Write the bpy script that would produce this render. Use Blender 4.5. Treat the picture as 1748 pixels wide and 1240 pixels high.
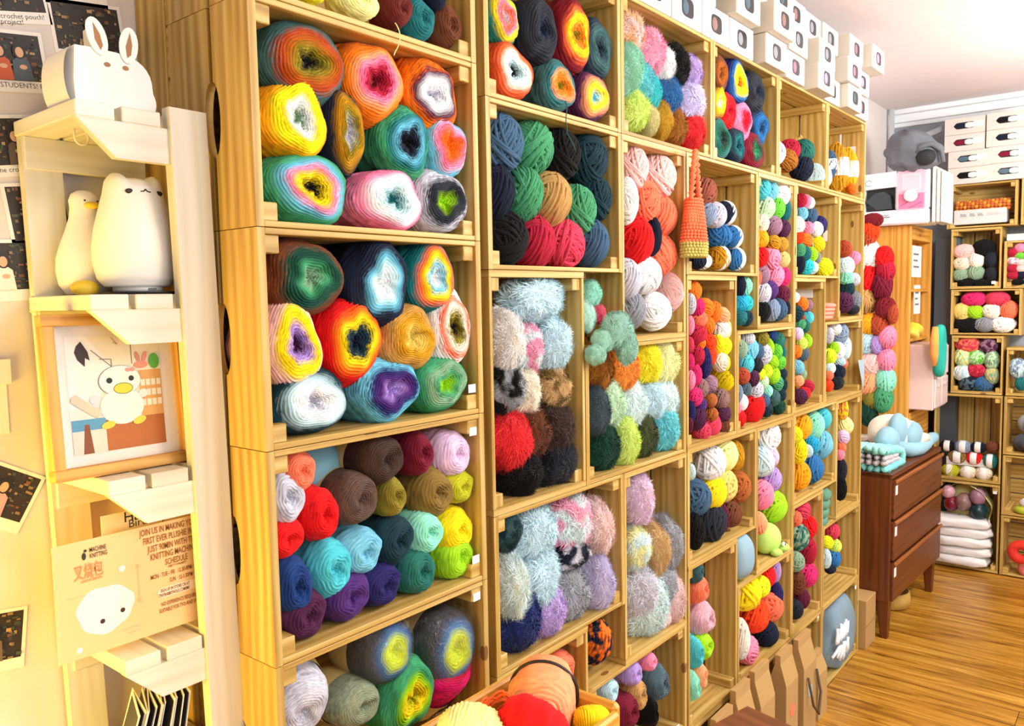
import bpy, math, random
import numpy as np
from mathutils import Matrix, Vector
S=bpy.context.scene; COL=S.collection
for o in list(bpy.data.objects): bpy.data.objects.remove(o)
PI=math.pi
# all lengths below are given in centimetres with z = 0 at 160 cm over the floor; V() turns them into metres
FLOOR=-160.0
def V(x,y,z): return Vector((x/100,y/100,(z+160)/100))
# ---------------------------------------------------------------- camera, light
cam=bpy.data.cameras.new('camera'); co=bpy.data.objects.new('camera',cam); COL.objects.link(co); S.camera=co
cam.sensor_width=36; cam.lens=1377.934*36/1748; cam.clip_start=.02
fw=Vector((0.77290874,0.6296318,-0.07858671)); rt=Vector((0.63033553,-0.77609903,-0.0186391)); up=Vector((0.07272684,0.03512967,0.99673302))
M=Matrix((rt,up,-fw)).transposed().to_4x4(); M.translation=V(-63.885,-96.277,-10.517); co.matrix_world=M
W=bpy.data.worlds.new('world'); S.world=W; W.use_nodes=True
W.node_tree.nodes['Background'].inputs[0].default_value=(1,.985,.96,1); W.node_tree.nodes['Background'].inputs[1].default_value=.30
def area(name,loc,rot,sx,sy,power,color):
    l=bpy.data.lights.new(name,'AREA'); l.shape='RECTANGLE'; l.size=sx; l.size_y=sy; l.energy=power; l.color=color
    o=bpy.data.objects.new(name,l); COL.objects.link(o); o.location=loc; o.rotation_euler=rot; return o
def point_light(name,loc,power,color,r=.18):
    l=bpy.data.lights.new(name,'POINT'); l.energy=power; l.color=color; l.shadow_soft_size=r
    o=bpy.data.objects.new(name,l); COL.objects.link(o); o.location=loc; return o
point_light('added_light_near',V(40,-150,50),28,(1,.98,.93))  # added point lights, unseen, hung low so the ceiling brightens too
point_light('added_light_middle',V(160,-130,50),60,(1,.98,.94))
point_light('added_light_far',V(310,-120,50),76,(1,.97,.93))
area('open_side_area_light',V(60,-330,0),(math.radians(90),0,0),4.5,2.2,82,(.97,.99,1))  # added area light on the open room side, no window there
area('warm_lamp_light',V(-78,6,-52),(math.radians(80),0,math.radians(-84)),.5,.5,15,(1,.62,.06))
S.view_settings.view_transform='Standard'; S.view_settings.look='None'; S.view_settings.gamma=1; S.view_settings.exposure=-.06
S.view_settings.use_curve_mapping=False
# ---------------------------------------------------------------- colours
PAL=dict(amber='f0a010',apple='6cc83c',aqua='4ec0cc',black='050507',blue='2a6ca8',bluegrey='8496b0',blush='f4c4c0',bronze='a86a20',brown='6e3c24',brownish='5a463c',brownred='6a2420',brownrose='94503f',
charcoal='1f232d',copper='b0622a',coral='f47a58',cream='eee0c8',crimson='b01a38',cyan='22a4cc',darkbrown='3e2a24',darkgreen='0d4232',darkolive='48502c',darkred='781420',darkteal='0f323c',gold='c89430',golden='f4a818',
green='46986a',grey='8c9098',ice='d0ecf0',indigo='241f5c',ivory='f4eede',khaki='c8bc78',lavender='c4bce8',lemon='f0f020',lilac='b496d8',lime='a0d820',limeolive='b8b820',limeyellow='d4e828',magenta='d8286c',
maroon='74122c',mauve='9a7488',mauvepink='d4a4b0',mint='8ee0c4',mustard='c48c18',navy='0f1930',olive='8a7c26',olivebrown='846a30',orange='f47a1c',paleblue='b8dce8',palegold='e8d078',palegreen='bce0b4',palelilac='e4c4e4',
palelime='cce860',paleyellow='f2ee9c',peach='f8a878',pink='f48cac',plum='4c1c40',purple='4e2a70',red='e01418',redorange='ee4416',rose='d43c58',royalblue='1c3c78',royalnavy='26387c',rust='b0482a',sage='8ca88c',sagegrey='8c967e',
silver='c8c8d4',skyblue='74bcd4',slate='4e6470',slateteal='3a605f',steelblue='40607e',tan='c09458',taupe='8c6c68',teal='1c6e72',tealgreen='246c60',turquoise='2cc0c8',white='f4f4f4',wine='5e1434',yellow='f8dc10',
kraft='c8a468',wood='e0b060')
WORD=dict(bluegrey='blue grey',brownred='brown red',brownrose='brown rose',darkbrown='dark brown',darkgreen='dark green',darkolive='dark olive',darkred='dark red',darkteal='dark teal',limeolive='olive lime',limeyellow='yellow lime',
mauvepink='mauve pink',olivebrown='olive brown',paleblue='pale blue',palegold='pale gold',palegreen='pale green',palelilac='pale lilac',palelime='pale lime',paleyellow='pale yellow',redorange='red orange',royalblue='royal blue',
royalnavy='royal navy',sagegrey='sage grey',skyblue='sky blue',slateteal='slate teal',steelblue='steel blue',tealgreen='teal green',ice='ice blue',brownish='umber')
def lin(h):
    h=PAL.get(h,h); c=[int(h[i:i+2],16)/255 for i in (0,2,4)]
    return tuple((x/12.92 if x<=.04045 else ((x+.055)/1.055)**2.4) for x in c)+(1,)
MC={}
def nt(name):
    m=bpy.data.materials.new(name); m.use_nodes=True; t=m.node_tree; return m,t,t.nodes['Principled BSDF']
def L(t,a,b): t.links.new(a,b)
def mathn(t,op,a,b=None,c=None):
    n=t.nodes.new('ShaderNodeMath'); n.operation=op
    for i,v in enumerate((a,b,c)):
        if v is None: continue
        if isinstance(v,(int,float)): n.inputs[i].default_value=v
        else: L(t,v,n.inputs[i])
    return n.outputs[0]
def plain(name,col,rough=.6,metal=0,alpha=1,trans=0,bump=0,spec=.5,emit=0):
    k=('plain',name)
    if k in MC: return MC[k]
    m,t,b=nt(name); b.inputs['Base Color'].default_value=lin(col); b.inputs['Roughness'].default_value=rough; b.inputs['Metallic'].default_value=metal
    b.inputs['Specular IOR Level'].default_value=spec
    b.inputs['Alpha'].default_value=alpha; b.inputs['Transmission Weight'].default_value=trans
    n=t.nodes.new('ShaderNodeTexNoise'); n.inputs['Scale'].default_value=25; n.inputs['Detail'].default_value=4
    tc=t.nodes.new('ShaderNodeTexCoord'); L(t,tc.outputs['Object'],n.inputs['Vector'])
    mx=t.nodes.new('ShaderNodeMixRGB'); mx.blend_type='MULTIPLY'; mx.inputs[0].default_value=.10; mx.inputs[1].default_value=lin(col); L(t,n.outputs['Fac'],mx.inputs[2]); L(t,mx.outputs[0],b.inputs['Base Color'])
    if bump:
        bp=t.nodes.new('ShaderNodeBump'); bp.inputs['Strength'].default_value=bump; bp.inputs['Distance'].default_value=.002; L(t,n.outputs['Fac'],bp.inputs['Height']); L(t,bp.outputs[0],b.inputs['Normal'])
    MC[k]=m; return m
def woodmat(name,base,dark,light,rough=.5,gs=1.0,knots=True,contrast=1.0):
    if name in MC: return MC[name]
    m,t,b=nt(name); uv=t.nodes.new('ShaderNodeUVMap'); uv.uv_map='UVMap'
    mp=t.nodes.new('ShaderNodeMapping'); mp.inputs['Scale'].default_value=(3*gs,55*gs,1); L(t,uv.outputs[0],mp.inputs[0])
    n=t.nodes.new('ShaderNodeTexNoise'); n.inputs['Scale'].default_value=1; n.inputs['Detail'].default_value=5; n.inputs['Distortion'].default_value=.6; L(t,mp.outputs[0],n.inputs['Vector'])
    mp2=t.nodes.new('ShaderNodeMapping'); mp2.inputs['Scale'].default_value=(2.2*gs,13*gs,1); L(t,uv.outputs[0],mp2.inputs[0])
    w=t.nodes.new('ShaderNodeTexWave'); w.bands_direction='Y'; w.inputs['Scale'].default_value=1.1; w.inputs['Distortion'].default_value=7; w.inputs['Detail'].default_value=2; w.inputs['Detail Scale'].default_value=.7; L(t,mp2.outputs[0],w.inputs['Vector'])
    cr=t.nodes.new('ShaderNodeValToRGB'); e=cr.color_ramp.elements; e[0].color=lin(dark); e[1].color=lin(light); e[0].position=.18; e[1].position=.82
    e2=e.new(.45); e2.color=lin(base)
    f=mathn(t,'ADD',mathn(t,'MULTIPLY',n.outputs['Fac'],.75),mathn(t,'MULTIPLY',w.outputs['Fac'],.25*contrast)); L(t,f,cr.inputs[0])
    out=cr.outputs[0]
    if knots:
        mp3=t.nodes.new('ShaderNodeMapping'); mp3.inputs['Scale'].default_value=(5,11,1); L(t,uv.outputs[0],mp3.inputs[0])
        v=t.nodes.new('ShaderNodeTexVoronoi'); v.inputs['Scale'].default_value=1; v.voronoi_dimensions='2D'; L(t,mp3.outputs[0],v.inputs['Vector'])
        sel=mathn(t,'GREATER_THAN',v.outputs['Color'],.0)
        sp=t.nodes.new('ShaderNodeSeparateColor'); L(t,v.outputs['Color'],sp.inputs[0])
        g=mathn(t,'MULTIPLY',mathn(t,'LESS_THAN',v.outputs['Distance'],.07),mathn(t,'GREATER_THAN',sp.outputs[0],.86))
        mx=t.nodes.new('ShaderNodeMixRGB'); L(t,mathn(t,'MULTIPLY',g,.8),mx.inputs[0]); L(t,out,mx.inputs[1]); mx.inputs[2].default_value=lin('6a3818'); out=mx.outputs[0]
    oi=t.nodes.new('ShaderNodeObjectInfo'); hs=t.nodes.new('ShaderNodeHueSaturation'); L(t,mathn(t,'MULTIPLY_ADD',oi.outputs['Random'],.16,.92),hs.inputs['Value']); L(t,out,hs.inputs['Color'])
    L(t,hs.outputs[0],b.inputs['Base Color']); b.inputs['Roughness'].default_value=rough
    bp=t.nodes.new('ShaderNodeBump'); bp.inputs['Strength'].default_value=.15; bp.inputs['Distance'].default_value=.001; L(t,n.outputs['Fac'],bp.inputs['Height']); L(t,bp.outputs[0],b.inputs['Normal'])
    MC[name]=m; return m
PINE=lambda: woodmat('pine_wood','bb964a','967232','d6be7a')
LADW=lambda: woodmat('white_painted_wood','dcd7c6','d0c9b4','e4e0d2',knots=False)
def yarnmat(c1,c2=None,kind='S'):
    k=('yarn',c1,c2,kind)
    if k in MC: return MC[k]
    m,t,b=nt('yarn_'+c1+('_'+c2 if c2 else '')+{'S':'','F':'_fluffy','W':'_wound','N':'_knit'}[kind])
    tc=t.nodes.new('ShaderNodeTexCoord'); oi=t.nodes.new('ShaderNodeObjectInfo')
    va=t.nodes.new('ShaderNodeVectorMath'); va.operation='ADD'; L(t,tc.outputs['Object'],va.inputs[0])
    cmb=t.nodes.new('ShaderNodeCombineXYZ'); L(t,mathn(t,'MULTIPLY',oi.outputs['Random'],37.0),cmb.inputs[0]); L(t,cmb.outputs[0],va.inputs[1])
    n=t.nodes.new('ShaderNodeTexNoise'); n.inputs['Scale'].default_value=9; n.inputs['Detail'].default_value=3; L(t,va.outputs[0],n.inputs['Vector'])
    lf=(lambda q:tuple(min(.9,x**.72*1.05) for x in q[:3])+(1,)) if kind=='F' else (lambda q:q)
    if kind=='F': lf_=lf; lf=lambda q:(lf_(q) if sum(q[:3])>.75 else q)
    a=lf(lin(c1)); hs=t.nodes.new('ShaderNodeHueSaturation'); hs.inputs['Color'].default_value=a
    src=None
    if c2:
        n2=t.nodes.new('ShaderNodeTexNoise'); n2.inputs['Scale'].default_value=1.6 if kind=='F' else 2.2; n2.inputs['Detail'].default_value=1; L(t,va.outputs[0],n2.inputs['Vector'])
        cr=t.nodes.new('ShaderNodeValToRGB'); cr.color_ramp.elements[0].position=.45; cr.color_ramp.elements[1].position=.57; cr.color_ramp.elements[0].color=a; cr.color_ramp.elements[1].color=lf(lin(c2))
        L(t,n2.outputs['Fac'],cr.inputs[0]); L(t,cr.outputs[0],hs.inputs['Color'])
    L(t,mathn(t,'MULTIPLY_ADD',n.outputs['Fac'],.5,.78),hs.inputs['Value'])
    L(t,hs.outputs[0],b.inputs['Base Color']); b.inputs['Roughness'].default_value=.85; b.inputs['Specular IOR Level'].default_value=.25
    b.inputs['Sheen Weight'].default_value=.12 if kind=='F' else .03
    if kind=='W':
        uv=t.nodes.new('ShaderNodeUVMap'); uv.uv_map='UVMap'; sx=t.nodes.new('ShaderNodeSeparateXYZ'); L(t,uv.outputs[0],sx.inputs[0])
        cv=t.nodes.new('ShaderNodeCombineXYZ'); L(t,mathn(t,'MULTIPLY',sx.outputs[0],14.0),cv.inputs[0]); L(t,mathn(t,'MULTIPLY',sx.outputs[1],30.0),cv.inputs[1])
        ns=t.nodes.new('ShaderNodeTexNoise'); ns.inputs['Scale'].default_value=1; ns.inputs['Detail'].default_value=2; ns.inputs['Distortion'].default_value=.8; L(t,cv.outputs[0],ns.inputs['Vector'])
        L(t,mathn(t,'MULTIPLY_ADD',ns.outputs['Fac'],1.1,.45),hs.inputs['Value'])  # value streaks imitate the shade between wound strands
    if kind in 'SN':
        n3=t.nodes.new('ShaderNodeTexNoise'); n3.inputs['Scale'].default_value=28; L(t,tc.outputs['Object'],n3.inputs['Vector'])
        bp=t.nodes.new('ShaderNodeBump'); bp.inputs['Strength'].default_value=.5; bp.inputs['Distance'].default_value=.004; L(t,n3.outputs['Fac'],bp.inputs['Height']); L(t,bp.outputs[0],b.inputs['Normal'])
    MC[k]=m; return m
def cakemat(cols):
    k=('cake',)+tuple(cols)
    if k in MC: return MC[k]
    m,t,b=nt('yarn_cake_'+'_'.join(cols))
    uv=t.nodes.new('ShaderNodeUVMap'); uv.uv_map='UVMap'; sx=t.nodes.new('ShaderNodeSeparateXYZ'); L(t,uv.outputs[0],sx.inputs[0])
    tc=t.nodes.new('ShaderNodeTexCoord'); n=t.nodes.new('ShaderNodeTexNoise'); n.inputs['Scale'].default_value=26; n.inputs['Detail'].default_value=4; L(t,tc.outputs['Object'],n.inputs['Vector'])
    cv=t.nodes.new('ShaderNodeCombineXYZ'); L(t,mathn(t,'MULTIPLY',sx.outputs[0],22.0),cv.inputs[0]); L(t,mathn(t,'MULTIPLY',sx.outputs[1],42.0),cv.inputs[1])
    ns=t.nodes.new('ShaderNodeTexNoise'); ns.inputs['Scale'].default_value=1; ns.inputs['Detail'].default_value=3; ns.inputs['Distortion'].default_value=.8; L(t,cv.outputs[0],ns.inputs['Vector'])
    f=mathn(t,'ADD',mathn(t,'ADD',sx.outputs[1],mathn(t,'MULTIPLY_ADD',n.outputs['Fac'],.16,-.08)),mathn(t,'MULTIPLY_ADD',ns.outputs['Fac'],.34,-.17))
    cr=t.nodes.new('ShaderNodeValToRGB'); e=cr.color_ramp.elements; cc=list(cols)[::-1]; N=len(cc)
    pos=[.10+.74*((i/(N-1))**.9 if N>1 else 0) for i in range(N)]
    e[0].position=pos[0]; e[0].color=lin(cc[0]); e[1].position=pos[-1]; e[1].color=lin(cc[-1])
    for i in range(1,N-1):
        q=e.new(pos[i]); q.color=lin(cc[i])
    L(t,f,cr.inputs[0]); hs=t.nodes.new('ShaderNodeHueSaturation'); L(t,cr.outputs[0],hs.inputs['Color']); hs.inputs['Saturation'].default_value=1.08
    n2=t.nodes.new('ShaderNodeTexNoise'); n2.inputs['Scale'].default_value=60; n2.inputs['Detail'].default_value=2; L(t,tc.outputs['Object'],n2.inputs['Vector'])
    L(t,mathn(t,'MULTIPLY_ADD',ns.outputs['Fac'],1.9,.02),hs.inputs['Value'])  # strand shadows painted as streaks of darker and lighter value
    L(t,hs.outputs[0],b.inputs['Base Color']); b.inputs['Roughness'].default_value=.8; b.inputs['Specular IOR Level'].default_value=.3; b.inputs['Sheen Weight'].default_value=.02
    MC[k]=m; return m
# ---------------------------------------------------------------- mesh helpers (cm, local to a thing's base)
class MB:
    def __init__(s): s.v=[]; s.f=[]; s.uv=[]; s.mi=[]
    def quadface(s,pts,uvs=None,mi=0):
        b=len(s.v); s.v+= [tuple(p) for p in pts]; s.f.append(tuple(range(b,b+len(pts)))); s.uv.append(uvs or [(p[0]/100,p[2]/100) for p in pts]); s.mi.append(mi)
    def box(s,x0,x1,y0,y1,z0,z1,c=.12,mi=0,rot=None,piv=(0,0,0)):
        lo=(x0,y0,z0); hi=(x1,y1,z1); d=[hi[i]-lo[i] for i in range(3)]; c=min(c,min(d)*.3); la=d.index(max(d)); oa=[i for i in range(3) if i!=la]
        off=(random.random()*20,random.random()*20); base=len(s.v); idx={}
        P=[]
        for sx in (0,1):
            for sy in (0,1):
                for sz in (0,1):
                    sg=(sx,sy,sz)
                    for ax in range(3):
                        q=[]
                        for i in range(3):
                            e=hi[i] if sg[i] else lo[i]
                            if i!=ax: e+= -c if sg[i] else c
                            q.append(e)
                        idx[(sg,ax)]=len(P); P.append(q)
        F=[]
        for ax in range(3):
            o=[i for i in range(3) if i!=ax]
            for sd in (0,1):
                fc=[]
                for a,b_ in ((0,0),(1,0),(1,1),(0,1)):
                    sg=[0,0,0]; sg[ax]=sd; sg[o[0]]=a; sg[o[1]]=b_; fc.append(idx[(tuple(sg),ax)])
                flip=(sd==1)!=(ax!=1)
                F.append(fc[::-1] if flip else fc)
        for ax in range(3):
            o=[i for i in range(3) if i!=ax]
            for a in (0,1):
                for b_ in (0,1):
                    r=[]
                    for e in (0,1):
                        sg=[0,0,0]; sg[ax]=e; sg[o[0]]=a; sg[o[1]]=b_; r.append((idx[(tuple(sg),o[0])],idx[(tuple(sg),o[1])]))
                    F.append([r[0][0],r[1][0],r[1][1],r[0][1]])
        for sx in (0,1):
            for sy in (0,1):
                for sz in (0,1): F.append([idx[((sx,sy,sz),k)] for k in range(3)])
        cx=[(lo[i]+hi[i])/2 for i in range(3)]
        for fc in F:
            pts=[Vector(P[i]) for i in fc]; nrm=(pts[1]-pts[0]).cross(pts[2]-pts[0]); ce=sum(pts,Vector())/len(pts)
            if nrm.dot(ce-Vector(cx))<0: fc.reverse()
            nn=[abs(x) for x in nrm]; na=nn.index(max(nn))
            ua=la if na!=la else oa[0]; va=[i for i in range(3) if i!=ua and i!=na][0]
            s.f.append(tuple(base+i for i in fc)); s.uv.append([((P[i][ua])/100+off[0],(P[i][va]+ .37*P[i][na])/100+off[1]) for i in fc]); s.mi.append(mi)
        if rot is not None: P=[tuple(rot@(Vector(p)-Vector(piv))+Vector(piv)) for p in P]
        s.v+=[tuple(p) for p in P]; return s
    def prism(s,poly,a0,a1,axis=1,mi=0,grain=0):
        # poly: list of 2D points in the plane of the two other axes, extruded from a0 to a1
        o=[i for i in range(3) if i!=axis]; base=len(s.v); n=len(poly); off=(random.random()*20,random.random()*20)
        def mk(p,a): q=[0,0,0]; q[o[0]]=p[0]; q[o[1]]=p[1]; q[axis]=a; return tuple(q)
        s.v+=[mk(p,a0) for p in poly]+[mk(p,a1) for p in poly]
        ar=sum(poly[i][0]*poly[(i+1)%n][1]-poly[(i+1)%n][0]*poly[i][1] for i in range(n))
        ccw=ar>0; fl=ccw if axis==1 else not ccw
        f0=list(range(n)); f1=list(range(n,2*n))
        if fl: f1.reverse()
        else: f0.reverse()
        uvp=lambda i:(poly[i%n][grain]/100+off[0],poly[i%n][1-grain]/100+off[1])
        for f in (f0,f1): s.f.append(tuple(base+i for i in f)); s.uv.append([uvp(i) for i in f]); s.mi.append(mi)
        for i in range(n):
            j=(i+1)%n; f=[i,j,n+j,n+i]
            if not fl: f.reverse()
            s.f.append(tuple(base+k for k in f)); s.uv.append([(off[0]+poly[k%n][grain]/100,off[1]+(k>=n)*(a1-a0)/100) for k in f]); s.mi.append(mi)
        return s
    def tube(s,pts,r,n=6,mi=0,closed=False,cap=True):
        pts=[Vector(p) for p in pts]; m=len(pts); base=len(s.v); prev=None
        for i,p in enumerate(pts):
            if closed: d=pts[(i+1)%m]-pts[i-1]
            else: d=pts[min(i+1,m-1)]-pts[max(i-1,0)]
            d.normalize()
            if prev is None:
                a=Vector((0,0,1)) if abs(d.z)<.9 else Vector((1,0,0)); e1=d.cross(a).normalized()
            else: e1=(prev-d*prev.dot(d)).normalized()
            prev=e1; e2=d.cross(e1); rr=r[i] if isinstance(r,(list,tuple)) else r
            for k in range(n):
                t=2*PI*k/n; s.v.append(tuple(p+(e1*math.cos(t)+e2*math.sin(t))*rr))
        for i in range(m if closed else m-1):
            for k in range(n):
                a=base+i*n+k; b=base+i*n+(k+1)%n; c=base+((i+1)%m)*n+(k+1)%n; d=base+((i+1)%m)*n+k
                s.f.append((a,b,c,d)); s.uv.append([(i/m,k/n),(i/m,(k+1)/n),((i+1)/m,(k+1)/n),((i+1)/m,k/n)]); s.mi.append(mi)
        if cap and not closed:
            s.f.append(tuple(base+k for k in range(n))[::-1]); s.uv.append([(0,0)]*n); s.mi.append(mi)
            s.f.append(tuple(base+(m-1)*n+k for k in range(n))); s.uv.append([(0,0)]*n); s.mi.append(mi)
        return s
    def lathe(s,prof,n=32,cx=0,cy=0,mi=0,sx=1,sy=1,fn=None):
        base=len(s.v); m=len(prof)
        for i,(r,z) in enumerate(prof):
            for k in range(n):
                t=2*PI*k/n; p=(cx+r*sx*math.cos(t),cy+r*sy*math.sin(t),z)
                s.v.append(fn(p,t,i/m) if fn else p)
        for i in range(m-1):
            for k in range(n):
                f=(base+i*n+k,base+i*n+(k+1)%n,base+(i+1)*n+(k+1)%n,base+(i+1)*n+k)
                s.f.append(f); s.uv.append([(k/n,i/m)]*4); s.mi.append(mi)
        s.f.append(tuple(base+k for k in range(n))[::-1]); s.uv.append([(0,0)]*n); s.mi.append(mi)
        s.f.append(tuple(base+(m-1)*n+k for k in range(n))); s.uv.append([(0,0)]*n); s.mi.append(mi)
        return s
    def blob(s,c,r,mi=0,nu=24,nv=16,fn=None,e=1.0):
        base=len(s.v)
        sp=lambda x:math.copysign(abs(x)**e,x)
        for i in range(nv+1):
            ph=PI*i/nv
            for k in range(nu):
                t=2*PI*k/nu; d=(sp(math.sin(ph))*sp(math.cos(t)),sp(math.sin(ph))*sp(math.sin(t)),sp(math.cos(ph)))
                q=fn(d) if fn else 1
                s.v.append((c[0]+r[0]*d[0]*q,c[1]+r[1]*d[1]*q,c[2]+r[2]*d[2]*q))
        for i in range(nv):
            for k in range(nu):
                f=(base+i*nu+k,base+(i+1)*nu+k,base+(i+1)*nu+(k+1)%nu,base+i*nu+(k+1)%nu)
                s.f.append(f); s.uv.append([(k/nu,i/nv),(k/nu,(i+1)/nv),((k+1)/nu,(i+1)/nv),((k+1)/nu,i/nv)]); s.mi.append(mi)
        return s
    def mesh(s,name,mats,smooth=False):
        me=bpy.data.meshes.new(name); me.from_pydata([(x/100,y/100,z/100) for x,y,z in s.v],[],s.f)
        uvl=me.uv_layers.new(name='UVMap'); flat=[c for f in s.uv for p in f for c in p]; uvl.data.foreach_set('uv',flat)
        me.polygons.foreach_set('material_index',s.mi)
        me.polygons.foreach_set('use_smooth',[smooth]*len(s.f))
        for m in (mats if isinstance(mats,(list,tuple)) else [mats]): me.materials.append(m)
        me.update(); return me
    def build(s,name,mats,parent=None,smooth=False,loc=None):
        o=bpy.data.objects.new(name,s.mesh(name,mats,smooth)); COL.objects.link(o)
        if parent is not None: o.parent=parent
        if loc is not None: o.location=loc
        return o
def tag(o,label=None,cat=None,group=None,kind=None):
    if label: o['label']=label
    if cat: o['category']=cat
    if group: o['group']=group
    if kind: o['kind']=kind
    return o
def thing(name,loc,label,cat,rz=0,group=None):
    o=bpy.data.objects.new(name,None); COL.objects.link(o); o.empty_display_size=.05; o.location=loc; o.rotation_euler=(0,0,rz); return tag(o,label,cat,group)
def text(body,size,loc,parent,col,rz=0,tilt=0,name='printed_text',bold=0,face='y',align='LEFT',xs=1):
    cu=bpy.data.curves.new('t','FONT'); cu.body=body; cu.size=size/100; cu.offset=bold/10000; cu.align_x=align; cu.resolution_u=2
    to=bpy.data.objects.new('t',cu); COL.objects.link(to)
    me=bpy.data.meshes.new_from_object(to); bpy.data.objects.remove(to); bpy.data.curves.remove(cu)
    me.materials.clear(); me.materials.append(plain('ink_'+col,col,.7))
    o=bpy.data.objects.new(name,me); COL.objects.link(o); o.parent=parent; o.location=(loc[0]/100,loc[1]/100,loc[2]/100)
    o.rotation_euler=(PI/2,tilt,rz); o.scale=(xs,1,1); return o
def nrm(n,s): return [(math.cos(2*PI*i/n)*s[0],math.sin(2*PI*i/n)*s[1]) for i in range(n)]
def ell(cx,cz,rx,rz,n=24,a=0):
    return [(cx+rx*math.cos(t)*math.cos(a)-rz*math.sin(t)*math.sin(a),cz+rx*math.cos(t)*math.sin(a)+rz*math.sin(t)*math.cos(a)) for t in [2*PI*i/n for i in range(n)]]
class Pic:
    # a flat picture: layered polygons facing -y, each layer a hair in front of the last
    def __init__(s): s.mb=MB(); s.cols=[]; s.k=0
    def poly(s,pts,col):
        if col not in s.cols: s.cols.append(col)
        y=-.004*s.k; s.k+=1
        a=sum(pts[i][0]*pts[(i+1)%len(pts)][1]-pts[(i+1)%len(pts)][0]*pts[i][1] for i in range(len(pts)))
        if a<0: pts=pts[::-1]
        s.mb.quadface([(p[0],y,p[1]) for p in pts],mi=s.cols.index(col)); return s
    def rect(s,x0,x1,z0,z1,col): return s.poly([(x0,z0),(x1,z0),(x1,z1),(x0,z1)],col)
    def line(s,pts,w,col):
        for (a,b) in zip(pts,pts[1:]):
            dx,dz=b[0]-a[0],b[1]-a[1]; l=math.hypot(dx,dz) or 1; nx,nz=-dz/l*w/2,dx/l*w/2
            s.poly([(a[0]+nx,a[1]+nz),(b[0]+nx,b[1]+nz),(b[0]-nx,b[1]-nz),(a[0]-nx,a[1]-nz)],col)
        return s
    def build(s,name,parent,loc=(0,0,0)):
        o=s.mb.build(name,[plain('print_'+c,c,.55) for c in s.cols],parent); o.location=(loc[0]/100,loc[1]/100,loc[2]/100); return o
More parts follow.
